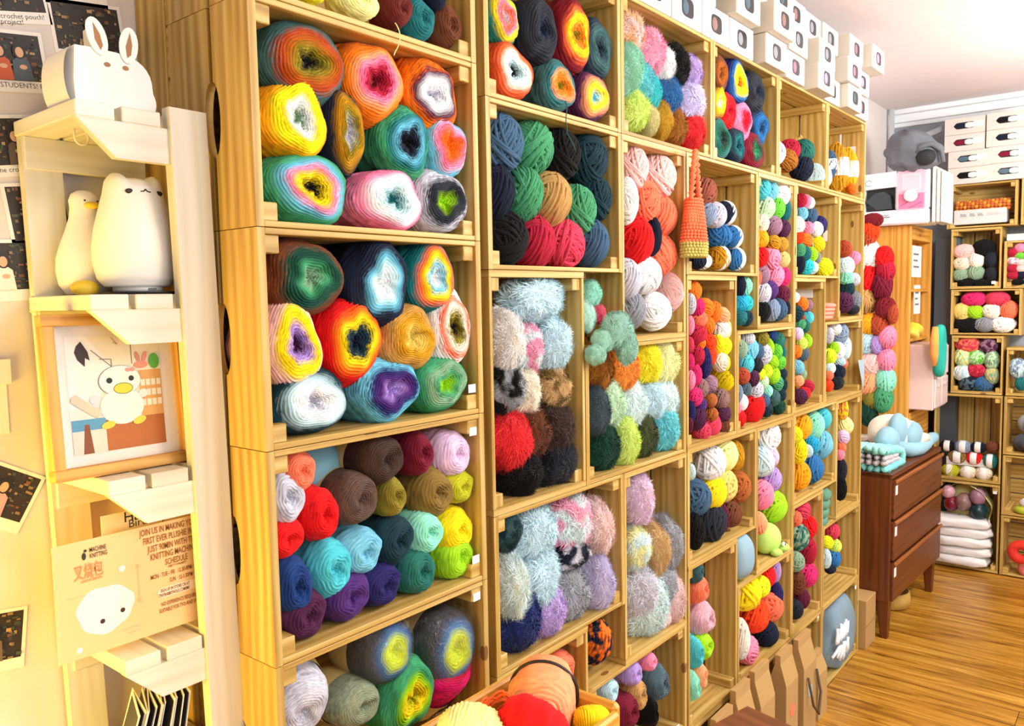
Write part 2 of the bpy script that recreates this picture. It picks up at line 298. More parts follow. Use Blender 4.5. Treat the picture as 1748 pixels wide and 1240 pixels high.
YARN="""# a1|Y|topmost left crate
W navy 38.7 2.4 40.8 1.8 1.6 1.8 top_row first
W lemon 13 2.3 34.9 1.6 1.5 1.6 bottom_row first
W paleyellow 21.7 3.8 35.9 3.8 3 2.4 bottom_row second
W brownred 30 3.4 36.8 2.7 2.6 2.7 bottom_row third
W teal 34.8 3.9 36.5 3.4 3.1 3.4 bottom_row fourth
W brown 41.8 4.3 36.9 3.1 3.5 3.9 bottom_row fifth
# a2|Y|upper left cake crate
K slateteal>rust>copper>olive>black 10.8 7.3 24.2 6.9 6.5 6 top_row first
K orange>peach>pink>crimson>darkred 23.6 7.3 24 6.1 6.5 6.2 top_row second
K orange>plum>white>silver 36.4 7.3 24.2 6.4 6.5 6 top_row third
K golden>lemon>yellow>white>sage 8.7 7.3 16 5.7 6.5 5.7 second_row_down first
K navy>mustard>olive>silver 17.7 7.3 15.2 3.8 6.5 6.4 second_row_down second
K green>teal>skyblue>navy>black 30 7.3 15.4 5.4 6.5 6 second_row_down third
K skyblue>pink>coral>orange 39.9 7.3 16.1 5 6.5 5.3 second_row_down fourth
K green>skyblue>pink>yellow>black 10.7 7.3 6.3 7.2 6.5 5.3 bottom_row first
K pink>white>ice>teal 26.5 7.3 5.9 7.2 6.5 4.9 bottom_row second
K silver>charcoal>charcoal>lime 38.3 7.3 6.5 6.6 6.5 5.4 bottom_row third
# a3|Y|lower left cake crate
K brown>darkgreen>darkgreen>green>sage 9.7 7.3 -6.8 6.8 6.5 5.4 top_row first
K navy>navy>skyblue>ice>white 23.7 7.3 -7.7 6.5 6.5 6.9 top_row second
K teal>coral>yellow>skyblue>white 35.5 7.3 -6.6 6 6.5 5.8 top_row third
K blush>yellow>yellow>lilac>plum 6.9 7.3 -16.4 4.8 6.5 6.5 second_row_down first
K red>orange>yellow>darkteal>navy 17.9 7.3 -16.5 5.4 6.5 6.8 second_row_down second
K tan>gold>palegold 30 7.3 -16.6 5.8 6.5 5.6 second_row_down third
K white>coral>ivory>olive>black 40 7.3 -15.3 4.9 6.5 6.7 second_row_down fourth
K darkteal>ice>white>silver 9.5 7.3 -25.1 6.8 6.5 4.9 bottom_row first
K skyblue>indigo>purple>lilac 24.8 7.3 -24.8 6.8 6.5 5.2 bottom_row second
K green>sage>green>lime 37.6 7.3 -25 5.8 6.5 4.9 bottom_row third
# a4|Y|crate of plain wound balls
W silver 5 4.6 -38.7 3.2 3.8 4.2 top_row first
W coral 7.3 3.5 -35.2 2.8 2.7 3 top_row second
P darkbrown 23.4 7.3 -36.2 4.5 6.5 4.1 top_row third
W maroon 32.2 4.3 -36.6 2.9 3.5 3.9 top_row fourth
W palelilac 40.8 4.5 -38.1 4.1 3.7 4.1 top_row fifth
W red 4.5 3.6 -44.7 2.8 2.8 3.1 second_row_down first
W red 11.2 4.4 -42.7 3.3 3.6 4 second_row_down second
P brownish 17.8 7.3 -41.6 4.4 6.5 4.2 second_row_down third
W olive 25.7 3.8 -42.8 2.5 3 3.3 second_row_down fourth
W olivebrown 35.8 4.9 -44.3 4.4 4.1 4.4 second_row_down fifth
W limeolive 41.9 3.8 -44.3 3 3 3.3 second_row_down sixth
W royalblue 5.8 4.8 -52.4 3.3 4 4.5 third_row_down first
W aqua 12.9 4.8 -51.6 3.8 4 4.5 third_row_down second
W skyblue 18.9 4.4 -50.5 3.7 3.6 4 third_row_down third
W darkteal 26.1 4.3 -50.4 3.9 3.5 3.9 third_row_down fourth
W mint 33.4 4.1 -50.8 3.7 3.3 3.7 third_row_down fifth
W yellow 41 4.3 -52.2 3.9 3.5 3.9 third_row_down sixth
W plum 7.5 4.2 -57.2 3.8 3.4 3.8 bottom_row first
W purple 15.9 4.6 -56.8 4 3.8 4.2 bottom_row second
W indigo 22.9 4.3 -57.1 3.6 3.5 3.9 bottom_row third
W tealgreen 31.2 4.3 -57.1 3.9 3.5 3.9 bottom_row fourth
W lime 41 4.6 -57.1 3.9 3.8 3.9 bottom_row fifth
# a5|Y|lowest left crate
P silver 7 7.3 -69.6 4.9 6.5 5.1 top_row first
P charcoal>blue>limeyellow>limeyellow 23.6 7.3 -68.4 5.4 6.5 5.6 top_row second
P charcoal>blue>limeyellow>limeyellow 38.4 7.3 -73.4 6.5 6.5 6.8 top_row third
P sagegrey 16.7 7.3 -75 4.3 6.5 3.6 bottom_row first
K green>green>lime>yellow>limeolive 27.4 7.3 -77.8 5.9 6.5 6 bottom_row second
P magenta>crimson>pink 38.3 7.3 -81.2 6.6 6.5 4.3 bottom_row third
# b1|Y|top center cake crate
K tealgreen>yellow>pink>coral>silver 55.7 6.8 41.6 4.8 6 4.7 top_row first
K charcoal>charcoal>navy 67.4 6.8 42.3 5.2 6 6.6 top_row second
K darkred>coral>yellow>orange>olive 79.2 6.8 44 5.5 6 7.4 top_row third
K navy>slateteal>navy 87.6 6.8 43.2 5.8 6 6.8 top_row fourth
K rust>coral>ivory>ice>black 58 6.8 32.4 6.8 6 5.4 bottom_row first
K slateteal>teal>peach>orange>olive 73.2 6.8 32.6 5.9 6 5.2 bottom_row second
K plum>peach>yellow>skyblue 85.8 6.8 32.6 6.4 6 5.4 bottom_row third
# b2|Y|crate of dark chunky skeins
S steelblue 57.4 5.5 19.5 4.8 4.7 5.2 top_row first
S green 67.4 5.3 19.8 4.6 4.5 5 top_row second
S black 77.2 5.1 19.7 4.2 4.3 4.8 top_row third
S darkteal 87.5 5.3 20 4.5 4.5 5 top_row fourth
S navy 55.2 5.1 10.1 3.6 4.3 4.8 second_row_down first
S green 64.2 5.3 10.3 3.7 4.5 5 second_row_down second
S tan 73.5 5.3 10.2 4.4 4.5 5 second_row_down third
S green 83.3 5.3 8.6 3.7 4.5 5 second_row_down fourth
S darkteal 89.7 5.2 11.6 3.7 4.4 4.9 second_row_down fifth
S black 58.3 5.2 1.3 4.5 4.4 4.9 bottom_row first
S crimson 67.5 5.2 1 4.3 4.4 4.9 bottom_row second
S rose 78.1 5.1 1 4.7 4.3 4.7 bottom_row third
S steelblue 88.3 5.2 1.7 3.6 4.4 4.8 bottom_row fourth
# b3|Y|upright fluffy yarn crate
F paleblue 67 5.8 -10.3 7.5 5 4 top_row first
F white 56.3 4.2 -18.5 2.7 3.4 5.5 second_row_down first
F pink>ice 63.2 4.8 -20.1 3.4 4 4.5 second_row_down second
F paleblue 73.1 5.8 -20 4.2 5 5.5 second_row_down third
F grey>black 56.4 4.5 -27.8 3.1 3.7 4.2 third_row_down first
F cream 62.1 4.7 -28.7 3.2 3.9 4.3 third_row_down second
F tan>olivebrown 72.9 4.6 -29 3.9 3.8 3.9 third_row_down third
F red 58.4 5.8 -38.3 4.2 5 5.6 fourth_row_down first
F brown 64.8 5.1 -37.6 3.6 4.3 4.8 fourth_row_down second
F darkbrown 72.7 5.5 -37.8 5.2 4.7 5.2 fourth_row_down third
F black 61.7 5.5 -45.7 4.3 4.7 4.3 bottom_row first
F charcoal 72.9 5.3 -45 5 4.5 5 bottom_row second
# b3g|Y|gap beside upright fluffy crate
F mint 88.8 5.4 -9.5 2.3 2.4 2.7 top_row first
F rose 90.9 4.8 -14.2 2 1.8 2 bottom_row first
# b4|Y|rainbow fluffy yarn crate
F bronze 89.5 5.2 -26.6 3.6 4.4 4.8 top_row first
F orange 100.2 5.6 -27.1 4.2 4.8 5.3 top_row second
F yellow 111.1 5.3 -26.8 4.3 4.5 5 top_row third
F paleyellow 120.3 5.8 -27.3 4.1 5 5.5 top_row fourth
F slate 86.5 3.2 -35.6 1.9 2.4 4.8 second_row_down first
F palegreen 93.8 5.5 -35.2 3.9 4.7 5.2 second_row_down second
F ice 103.8 5.7 -36.1 4 4.9 5.4 second_row_down third
F paleblue 113.5 5 -36.1 3.7 4.2 4.6 second_row_down fourth
F ice 120.6 5.3 -36.9 3.8 4.5 5 second_row_down fifth
F darkgreen 91.3 5.6 -44.6 4.1 4.8 5.4 bottom_row first
F palelime 99.5 4.3 -44.5 2.8 3.5 5.5 bottom_row second
F darkolive 109.2 5.6 -44.7 4 4.8 5.3 bottom_row third
F aqua 120.1 6 -44.2 4.3 5.2 5.8 bottom_row fourth
# b5|Y|pale fluffy yarn crate
F slateteal>darkteal 55.6 3.5 -55.9 3.1 2.7 3.1 top_row first
F paleblue 65.2 5.5 -58.5 5.2 4.7 5.2 top_row second
F pink>ice 78.5 5.8 -59.1 5.6 5 5.6 top_row third
F ice 56.2 4.2 -67.1 2.7 3.4 6.2 second_row_down first
F paleblue 66.4 6.3 -68.1 4.6 5.5 6.1 second_row_down second
F navy>silver 78.1 4.5 -66.5 4.5 3.7 3 second_row_down third
F blush 87.9 4.4 -62.9 2.9 3.6 5.8 second_row_down fourth
F royalnavy 59.1 6.1 -75.1 4.4 5.3 5.9 bottom_row first
F lilac 68 5.2 -76.1 4.3 4.4 4.9 bottom_row second
F grey 77.6 5.8 -75.4 4.5 5 5.6 bottom_row third
F lavender 86.6 3.8 -75 2.4 3 6 bottom_row fourth
# b6|Y|tall crate of white fluff
F palelilac 105.7 4.6 -59.6 3 3.8 6 top_row first
F ice>paleyellow 106.2 5.3 -72.2 3.8 4.5 5 second_row_down first
F tan 114.2 4.5 -74.7 2.9 3.7 6.2 second_row_down second
F grey 121.2 4.8 -75 3.2 4 6.4 second_row_down third
F silver 108.6 6.3 -84.1 4.6 5.5 6.1 third_row_down first
F grey 119 5.6 -85.5 5 4.8 5.3 third_row_down second
F ice 111.9 7.5 -88.5 5.6 6.7 7.5 bottom_row first
F blush 116.7 3.1 -93 2.5 2.3 2.5 bottom_row second
F blush 121.4 4.5 -89.7 3 3.7 5.9 bottom_row third
# b7|Y|crate behind wooden tray
P khaki 53.2 6.8 -87 2.7 6 3 top_row first
W red 57.9 2.8 -86.4 1.8 2 1.8 top_row second
W coral 73.2 4.2 -90.5 3.8 3.4 3.8 bottom_row first
# b7g|Y|gap under pale fluffy crate
S navy>orange 88 5.3 -89.6 3.8 4.5 5 only_row first
# b8|Y|low crate by table corner
W paleblue 91.6 3.6 -102.7 2.9 2.8 3.1 top_row first
W lilac 102.6 3.5 -102.7 3 2.7 3 top_row second
W pink 110.4 2.8 -102.5 2.3 2 2.3 top_row third
W maroon 100.4 4.8 -111.7 4.4 4 4.4 second_row_down first
W tan 105 4.7 -109.2 3.2 3.9 4.3 second_row_down second
W slate 116.4 5.2 -110.8 3.7 4.4 4.9 second_row_down third
W black 111.5 3 -116.4 1.7 2.2 4.3 bottom_row first
# c1|Y|top crate of pastel fluff
F blush>peach 104.2 5.2 50.6 3.6 4.4 4.9 top_row first
F pink 113.9 5.3 48.9 4.2 4.5 5.1 top_row second
F black 127.5 5.4 48.1 3.8 4.6 5.1 top_row third
F lilac 134.7 4.4 47.8 3 3.6 4 top_row fourth
F mint 101.3 3.2 41.6 1.9 2.4 4.8 second_row_down first
F white 119.7 4.5 46.8 3.1 3.7 4.1 second_row_down second
F aqua 108.2 4.6 40.1 3.2 3.8 4.3 third_row_down first
F turquoise 111.7 2.8 38.4 1.6 2 3.6 third_row_down second
F blue 122.2 4.6 40.1 4.3 3.8 4.3 third_row_down third
F lavender 135.1 5.1 40.5 4.8 4.3 4.8 third_row_down fourth
F palelime 106.1 5 33.9 3.5 4.2 4.6 bottom_row first
F khaki 111.2 2.9 31.7 1.7 2.1 3.4 bottom_row second
F mustard 116.8 3.2 32.6 1.9 2.4 4.2 bottom_row third
F bronze 125.9 4.6 32.7 3.1 3.8 4.2 bottom_row fourth
F red 136 5 33.1 3.5 4.2 4.7 bottom_row fifth
# c2|Y|tall blush and coral crate
S blush 106 5.3 20.2 3.8 4.5 5 top_row first
S blush 119.3 5.4 19.5 5.1 4.6 5.1 top_row second
S white 102 3.3 12 2 2.5 4.9 second_row_down first
S coral 111.6 5.2 12.8 3.7 4.4 4.9 second_row_down second
S coral 119.8 5.2 9.7 4.6 4.4 4.8 second_row_down third
S red 108.2 5.6 3 4 4.8 5.4 third_row_down first
S navy 113.2 2.9 4.3 1.7 2.1 4.2 third_row_down second
S coral 119.7 5.2 0.2 4.7 4.4 4.9 third_row_down third
S silver 102.7 4.7 -6.3 3.3 3.9 4.4 fourth_row_down first
S white 111.5 4.8 -5.2 4.4 4 4.5 fourth_row_down second
S blush 124.2 5.1 -9.5 1.2 4.3 4.8 fourth_row_down third
S grey 104.7 4.6 -13.8 3.3 3.8 4.2 bottom_row first
S white 116.5 4.6 -14.2 4.3 3.8 4.3 bottom_row second
# c3|Y|crate behind hanging crochet bag
S brownrose 143.4 3.9 17.7 3.5 3.1 3.5 top_row first
S bluegrey 143.8 3.6 11.9 2.4 2.8 3.1 second_row_down first
S silver 149.9 3.7 12 3 2.9 3.2 second_row_down second
B navy 157 3.8 13 3.1 3 3.3 second_row_down third
S blue 153 4.6 6.5 3.1 3.8 3.1 third_row_down first
B blue 161.7 3.7 6.4 3 2.9 3.2 third_row_down second
B navy 140.6 3.5 -1.1 4.1 2.7 2.2 bottom_row first
B mustard 153 3.8 0.2 3.3 3 3.3 bottom_row second
B blue 163.7 3.6 0.1 3.2 2.8 3.2 bottom_row third
# c4|Y|small cake crate under boxes
K brown>brown>copper>brown 148.2 6.8 50 6.1 6 5.3 top_row first
K indigo>blue>yellow>yellow>red 160.8 6.8 50 7.9 6 6.2 top_row second
K charcoal>charcoal>navy 173.6 6.8 49.7 6.7 6 6.5 top_row third
K navy>mustard>yellow>silver 147.4 6.8 42.2 5.3 6 5.6 second_row_down first
K red>red>crimson 153.9 6.8 41 5.3 6 5.2 second_row_down second
K pink>pink>crimson>red 164.4 6.8 40 6.3 6 5.7 second_row_down third
K navy>blue>navy 176.4 6.8 39.7 6.8 6 6.1 second_row_down fourth
K slateteal>tealgreen>darkgreen>charcoal 149.4 6.8 32.6 7.2 6 5.6 bottom_row first
K navy>darkteal>teal>navy 159.7 6.8 32.2 6.1 6 5.2 bottom_row second
K maroon>darkred>darkgreen>green 172.6 6.8 32.3 7.9 6 5.3 bottom_row third
# c5|Y|half empty top crate
S crimson 207.3 4 37.3 3.2 3.2 3.2 top_row first
S tealgreen 221.1 4 38.7 3.6 3.2 3.6 top_row second
B white 194.3 4.2 34.7 2.8 3.4 3.7 bottom_row first
S bronze 204.9 4.2 33.7 3.4 3.4 3.4 bottom_row second
S navy 219.6 4.2 32.8 3.8 3.4 3.8 bottom_row third
S ice 232.6 4 31.8 1.2 3.2 3.6 bottom_row fourth
S white 239.9 4.6 32 1.2 3.8 4.3 bottom_row fifth
# c6|Y|mustard top corner crate
B steelblue 246.8 3.3 37 2 2.5 4.9 top_row first
B mustard 260.2 5.1 37.7 3.4 4.3 8.5 top_row second
B golden 272.8 4.8 38.1 3.2 4 7.9 top_row third
S orange 271.5 2.5 30.5 1.8 1.7 1.8 bottom_row first
# d1|Y|tall crate with white topmost ball
S aqua 182.2 3.5 22.2 2.6 2.7 3 top_row first
S skyblue 188.5 3.5 22.1 2.3 2.7 3 top_row second
S white 198.5 3.8 21.8 3.4 3 3.4 top_row third
S palegreen 185.5 3.7 16.6 3.2 2.9 3.2 second_row_down first
S apple 194.1 3.6 17 3.1 2.8 3.1 second_row_down second
S teal 200.3 2.8 17 1.6 2 3.2 second_row_down third
S cream 181.4 3.1 11.5 2.6 2.3 2.6 third_row_down first
S mauve 191.9 3.4 11.4 2.9 2.6 2.9 third_row_down second
S plum 199.2 3.3 10.8 2.7 2.5 2.7 third_row_down third
S golden 180.9 3.1 6.8 2.6 2.3 2.6 fourth_row_down first
S mustard 191.2 2.9 5.9 2.3 2.1 2.3 fourth_row_down second
S gold 197.9 2.7 5.7 2.1 1.9 2.1 fourth_row_down third
S red 181 3.5 1.3 2.2 2.7 3 fifth_row_down first
S pink 191 3.7 1 3.2 2.9 3.2 fifth_row_down second
S khaki 199.3 3.1 0.8 2.5 2.3 2.5 fifth_row_down third
S coral 176.4 1.8 -5.4 0.8 1 2 sixth_row_down first
S mauve 182.3 3.3 -4.4 2.3 2.5 2.8 sixth_row_down second
S pink 193.6 3.8 -4.5 3.3 3 3.3 sixth_row_down third
S magenta 199.5 3.7 -4.8 2.4 2.9 3.2 sixth_row_down fourth
S silver 183 3.7 -10 2.4 2.9 3.2 seventh_row_down first
S purple 189.1 3.2 -9.2 2.7 2.4 2.7 seventh_row_down second
S wine 199.3 3.1 -10.5 2.6 2.3 2.6 seventh_row_down third
S black 182.8 3.5 -15.7 2.4 2.7 3 bottom_row first
S bluegrey 191.1 3.8 -15.3 2.5 3 3.3 bottom_row second
S steelblue 197 3.6 -15.4 2.4 2.8 3.2 bottom_row third
S navy 200.6 2.3 -15.5 1.2 1.5 3 bottom_row fourth
# d2|Y|crate with clear plastic disc
S crimson 215.1 2.8 21.3 1.7 2 2.2 top_row first
S pink 219.2 2.6 21.4 1.5 1.8 2 top_row second
S white 223 2.5 21.1 1.6 1.7 1.9 top_row third
S skyblue 216 2.7 16.9 2.1 1.9 2.1 second_row_down first
S steelblue 225.6 3.1 16.9 2.5 2.3 2.5 second_row_down second
S white 212.7 3.1 12.8 1.9 2.3 2.6 third_row_down first
S pink 222 2.7 12.3 2.1 1.9 2.1 third_row_down second
S white 231.5 2.9 12.5 2.4 2.1 2.4 third_row_down third
S indigo 235.3 3.5 14.1 3 2.7 3 third_row_down fourth
S redorange 212.8 2.6 8.8 1.5 1.8 2 fourth_row_down first
S green 213.8 2.8 4.5 1.7 2 2.3 fifth_row_down first
S orange 220.5 3 8 2.3 2.2 2.5 fifth_row_down second
S yellow 233.6 3.1 7.3 2.6 2.3 2.6 fifth_row_down third
S teal 219.7 2.9 3.5 1.7 2.1 2.3 sixth_row_down first
S lime 226.3 2.9 3.3 1.7 2.1 2.3 sixth_row_down second
S grey 230.9 1.9 2.3 0.9 1.1 1.7 sixth_row_down third
S navy 214 2.7 -0.3 1.5 1.9 3 bottom_row first
S turquoise 222 3.1 -1 2.4 2.3 2.5 bottom_row second
S ice 227 2.7 -1.3 2 1.9 2.1 bottom_row third
S lemon 242.9 3.6 -0.9 3.1 2.8 3.1 bottom_row fourth
# d3|Y|tall crate under mustard skeins
S rust 265.5 3.4 6.8 2.2 2.6 2.9 top_row first
S ice 268.3 3.9 0.2 3.4 3.1 3.4 second_row_down first
S pink 277 3 3.5 2.4 2.2 2.4 second_row_down second
S cream 282.7 3.3 0.9 1.2 2.5 2.8 second_row_down third
S mint 268.4 3.3 -4.4 2.7 2.5 2.7 third_row_down first
S silver 277 3 -5.1 2.4 2.2 2.4 third_row_down second
S darkteal 269.4 3.4 -8.6 2.8 2.6 2.8 fourth_row_down first
S plum 267.1 4.2 -14 2.8 3.4 3.7 fifth_row_down first
S grey 279.6 3.8 -13.2 1.2 3 3.4 fifth_row_down second
S charcoal 276.2 2.9 -17.2 3.2 2.1 1.7 bottom_row first
# e1|Y|tall pink and orange crate
S orange 135 2.9 -9.1 2.3 2.1 2.3 top_row first
S silver 132 2.2 -12.6 1.1 1.4 2.4 second_row_down first
S magenta 137.1 2.9 -13.5 1.7 2.1 2.3 second_row_down second
S orange 142.2 3.1 -14 2.5 2.3 2.5 second_row_down third
S orange 147.6 3.2 -15.1 2.4 2.4 2.7 second_row_down fourth
S pink 131.3 1.9 -18.2 0.9 1.1 2.2 third_row_down first
S coral 138.3 3.2 -16.8 2.2 2.4 2.2 third_row_down second
S orange 143.5 2.8 -18.7 1.8 2 2.2 third_row_down third
S peach 152.8 3 -16.4 2.3 2.2 2.5 third_row_down fourth
S rose 131 2 -23.3 1 1.2 1.9 fourth_row_down first
S crimson 137.6 3.4 -21 2.9 2.6 2.9 fourth_row_down second
S orange 137.9 2 -23.3 1.4 1.2 1.4 fourth_row_down third
S redorange 144.2 2.8 -23.4 2.2 2 2.2 fourth_row_down fourth
S white 152.7 3 -20.2 2.4 2.2 2.4 fourth_row_down fifth
S paleyellow 154.6 1.9 -20.3 0.9 1.1 2.2 fourth_row_down sixth
S magenta 131.2 2.1 -27.8 1 1.3 2 fifth_row_down first
S crimson 136.7 3.2 -26.7 2 2.4 2.6 fifth_row_down second
S redorange 144.6 3 -27.2 1.8 2.2 2.4 fifth_row_down third
S yellow 149.6 2.9 -24.3 1.8 2.1 2.4 fifth_row_down fourth
S lemon 153.9 3.2 -25 2 2.4 2.6 fifth_row_down fifth
S pink 131.7 2.2 -32.8 1.1 1.4 2.3 sixth_row_down first
S magenta 135.5 2.5 -31.8 1.3 1.7 2.6 sixth_row_down second
S indigo 141.3 2.7 -28.9 1.5 1.9 3.8 sixth_row_down third
S cream 152 3 -29.5 2.4 2.2 2.4 sixth_row_down fourth
S lemon 153.7 2.1 -29.8 1 1.3 2.1 sixth_row_down fifth
S taupe 139.2 2.9 -35.8 2.3 2.1 2.3 seventh_row_down first
S mauve 144.9 2.9 -35.2 2.3 2.1 2.3 seventh_row_down second
S yellow 156.5 4.1 -35.3 1.2 3.3 3.3 seventh_row_down third
S indigo 131.9 2 -41.2 1 1.2 2.4 eighth_row_down first
S magenta 135.2 2.8 -37.7 2.3 2 2.3 eighth_row_down second
S purple 138.3 2.4 -40.2 1.8 1.6 1.8 eighth_row_down third
S copper 144.8 2.5 -39.7 1.8 1.7 1.8 eighth_row_down fourth
S taupe 152.7 3 -40.2 2.5 2.2 2.5 eighth_row_down fifth
S wine 130.7 1.7 -44.8 0.7 0.9 1.8 ninth_row_down first
S plum 137.6 3.5 -43.6 2.4 2.7 3 ninth_row_down second
S copper 145.5 2.6 -43.8 1.8 1.8 1.8 ninth_row_down third
S plum 153.5 3 -44.7 2.4 2.2 2.4 ninth_row_down fourth
S rose 140.3 3.1 -47.8 2.2 2.3 2.2 bottom_row first
S rose 146.8 3.5 -47 2.8 2.7 3 bottom_row second
S brown 153.8 2.9 -47.9 2.1 2.1 2.1 bottom_row third
# e1g|Y|turquoise gap between crates
S navy 164.5 2.6 -7.7 1.5 1.8 2.9 top_row first
S mint 168.9 3.3 -7.9 2 2.5 2.7 top_row second
S cyan 165.2 2.9 -12.9 2.3 2.1 2.3 second_row_down first
S turquoise 169.1 2.9 -13 1.8 2.1 2.3 second_row_down second
S teal 165.2 2.7 -17.2 2.1 1.9 2.1 bottom_row first
S darkteal 169.1 2.7 -17.4 1.8 1.9 2.2 bottom_row second
# e2|Y|crate of green skeins
S silver 170.9 3.1 -23.6 2.3 2.3 1.8 top_row first
S olive 181.8 3.2 -24.1 2.3 2.4 2.3 top_row second
S royalblue 189.3 2.5 -23.5 1.7 1.7 1.7 top_row third
S sage 165.4 3.2 -26.7 2 2.4 2.7 second_row_down first
S skyblue 173.4 3.7 -27 3.2 2.9 3.2 second_row_down second
S steelblue 178.2 3 -28.1 1.8 2.2 2.4 second_row_down third
S silver 183.8 3.6 -29.3 2.3 2.8 3.1 second_row_down fourth
S lime 186.6 2.4 -27.3 1.2 1.6 2.5 second_row_down fifth
S apple 193.4 3.1 -29 1.9 2.3 2.5 second_row_down sixth
S tealgreen 195.3 3.1 -25.7 2.5 2.3 2.5 second_row_down seventh
S steelblue 161.3 1.8 -30.1 0.8 1 1.9 third_row_down first
S aqua 170 3.1 -31.4 2.6 2.3 2.6 third_row_down second
S charcoal 177.2 2.8 -32.3 2.2 2 2.2 third_row_down third
S lime 190.3 2.7 -32.3 2.1 1.9 2.1 third_row_down fourth
S apple 196.6 2.9 -32.7 2.3 2.1 2.3 third_row_down fifth
S teal 197.4 2.1 -29.7 1.1 1.3 2.1 third_row_down sixth
S rust 167.1 2.9 -34.8 2.3 2.1 2.3 fourth_row_down first
S plum 174.8 2.8 -36.1 2.2 2 2.2 fourth_row_down second
S lemon 179.5 2.3 -35.2 1.7 1.5 1.7 fourth_row_down third
S limeyellow 185.2 2.7 -34.8 2.1 1.9 2.1 fourth_row_down fourth
S lime 191.3 3.1 -36.6 2.5 2.3 2.5 fourth_row_down fifth
S darkteal 198.2 2.4 -36.7 1.3 1.6 1.8 fourth_row_down sixth
S bluegrey 162.7 2.3 -39.5 1.2 1.5 2.3 fifth_row_down first
S slate 168.7 2.6 -38.9 2 1.8 2 fifth_row_down second
S silver 177.3 3 -40 2.4 2.2 2.4 fifth_row_down third
S palegreen 182 2.6 -37.9 2 1.8 2 fifth_row_down fourth
S mint 185.4 2.5 -41.2 1.9 1.7 1.9 fifth_row_down fifth
S green 194.4 2.9 -39.5 2.4 2.1 2.4 fifth_row_down sixth
S darkteal 198.3 2.1 -40.3 1.1 1.3 2.1 fifth_row_down seventh
S pink 161.6 1.8 -43.9 0.8 1 1.5 sixth_row_down first
S white 166 2.9 -42.6 1.7 2.1 2.3 sixth_row_down second
S red 177.9 5 -45.3 3.5 4.2 4.7 sixth_row_down third
S steelblue 183.3 2.5 -43.9 1.9 1.7 1.9 sixth_row_down fourth
S slateteal 191.6 2.9 -44 2.4 2.1 2.4 sixth_row_down fifth
S darkteal 197.1 2.7 -43.5 1.6 1.9 2.1 sixth_row_down sixth
S red 164.9 2.8 -47.3 1.7 2 2.3 bottom_row first
S darkteal 185.9 2.7 -47.2 2.1 1.9 2.1 bottom_row second
S darkgreen 196.4 2.7 -47.4 2.1 1.9 2.1 bottom_row third
# e3|Y|narrow crate of mixed minis
S white 208.9 2.3 -11.7 1.6 1.5 1.6 top_row first
S darkteal 212.4 2.9 -17.2 2.4 2.1 2.4 second_row_down first
S orange 217.2 2.7 -14 2.1 1.9 2.1 second_row_down second
S mauve 222.1 2.6 -14.5 1.5 1.8 2 second_row_down third
S green 215 2.6 -20.9 2 1.8 2 third_row_down first
S rust 215.3 1.7 -18.7 1 0.9 1 third_row_down second
S aqua 222.7 2.7 -18.9 2.1 1.9 2.1 third_row_down third
S palelilac 212.8 2.5 -24.1 1.9 1.7 1.9 fourth_row_down first
S tealgreen 219.8 2.5 -21.9 1.9 1.7 1.9 fourth_row_down second
S palelime 216.9 2.6 -27.7 2 1.8 2 fifth_row_down first
S lime 221.4 3 -27.1 1.8 2.2 2.4 fifth_row_down second
S orange 211.7 2.6 -30.3 2 1.8 2 sixth_row_down first
S slate 218.8 3 -31.3 1.8 2.2 2.4 sixth_row_down second
S skyblue 213.7 2.8 -35.7 2.2 2 2.2 seventh_row_down first
S peach 213.9 2.6 -40.5 1.8 1.8 1.8 eighth_row_down first
S sage 216.7 2.3 -38.4 1.7 1.5 1.7 eighth_row_down second
S crimson 224.2 2.8 -43.5 2.1 2 2.1 ninth_row_down first
S plum 217.6 3.2 -46.4 2.4 2.4 2.4 bottom_row first
S red 220.6 2.8 -45.5 2 2 2 bottom_row second
# e4|Y|crate with grey paper pennant
S white 253.9 3 -24 2.2 2.2 2.2 top_row first
S bluegrey 261.9 4.1 -26 2.7 3.3 3.6 top_row second
S silver 245.5 2.4 -26.2 1.3 1.6 2.6 second_row_down first
S limeyellow 248.7 3.2 -34.4 2.6 2.4 2.6 third_row_down first
S lime 252.2 2.8 -31.4 1.7 2 2.2 third_row_down second
S white 258.6 3.4 -32.7 2.2 2.6 2.9 third_row_down third
S ice 267 2.9 -32.1 1.7 2.1 4.1 third_row_down fourth
S paleblue 259.7 3 -37 1.9 2.2 1.9 fourth_row_down first
S coral 263.1 2.1 -38.1 1.5 1.3 1.5 fourth_row_down second
S coral 245.8 2.3 -41.3 1.6 1.5 1.6 fifth_row_down first
S ice 247.8 2.6 -38.8 2 1.8 2 fifth_row_down second
S navy 259.2 3.2 -41.1 2.7 2.4 2.7 fifth_row_down third
S redorange 245.4 2.6 -45.1 2 1.8 2 bottom_row first
S charcoal 257.5 3.2 -45.1 2.5 2.4 2.5 bottom_row second
# f1|Y|crate of thick cords
S ice 131.9 2.1 -57.6 1 1.3 2 top_row first
S white 148.9 4.9 -58.2 4.5 4.1 4.5 top_row second
S paleyellow 157.7 4.7 -57.5 3.9 3.9 4.3 top_row third
S mustard 163.3 3.2 -58.5 1.9 2.4 4 top_row fourth
S steelblue 139.7 5 -66.5 3.8 4.2 4.7 second_row_down first
S yellow 149.8 4.6 -67.1 4.2 3.8 4.2 second_row_down second
S palegold 157.2 4.6 -66.4 3.2 3.8 4.3 second_row_down third
S copper 167.5 4.8 -68.8 3.4 4 4.5 second_row_down fourth
S black 136.4 3.2 -75.3 1.9 2.4 4.3 bottom_row first
S charcoal 149.9 5.7 -75.6 5.4 4.9 5.4 bottom_row second
S wine 153.4 2.6 -75.3 1.4 1.8 3.5 bottom_row third
S brown 161 3.8 -75.9 3.3 3 3.3 bottom_row fourth
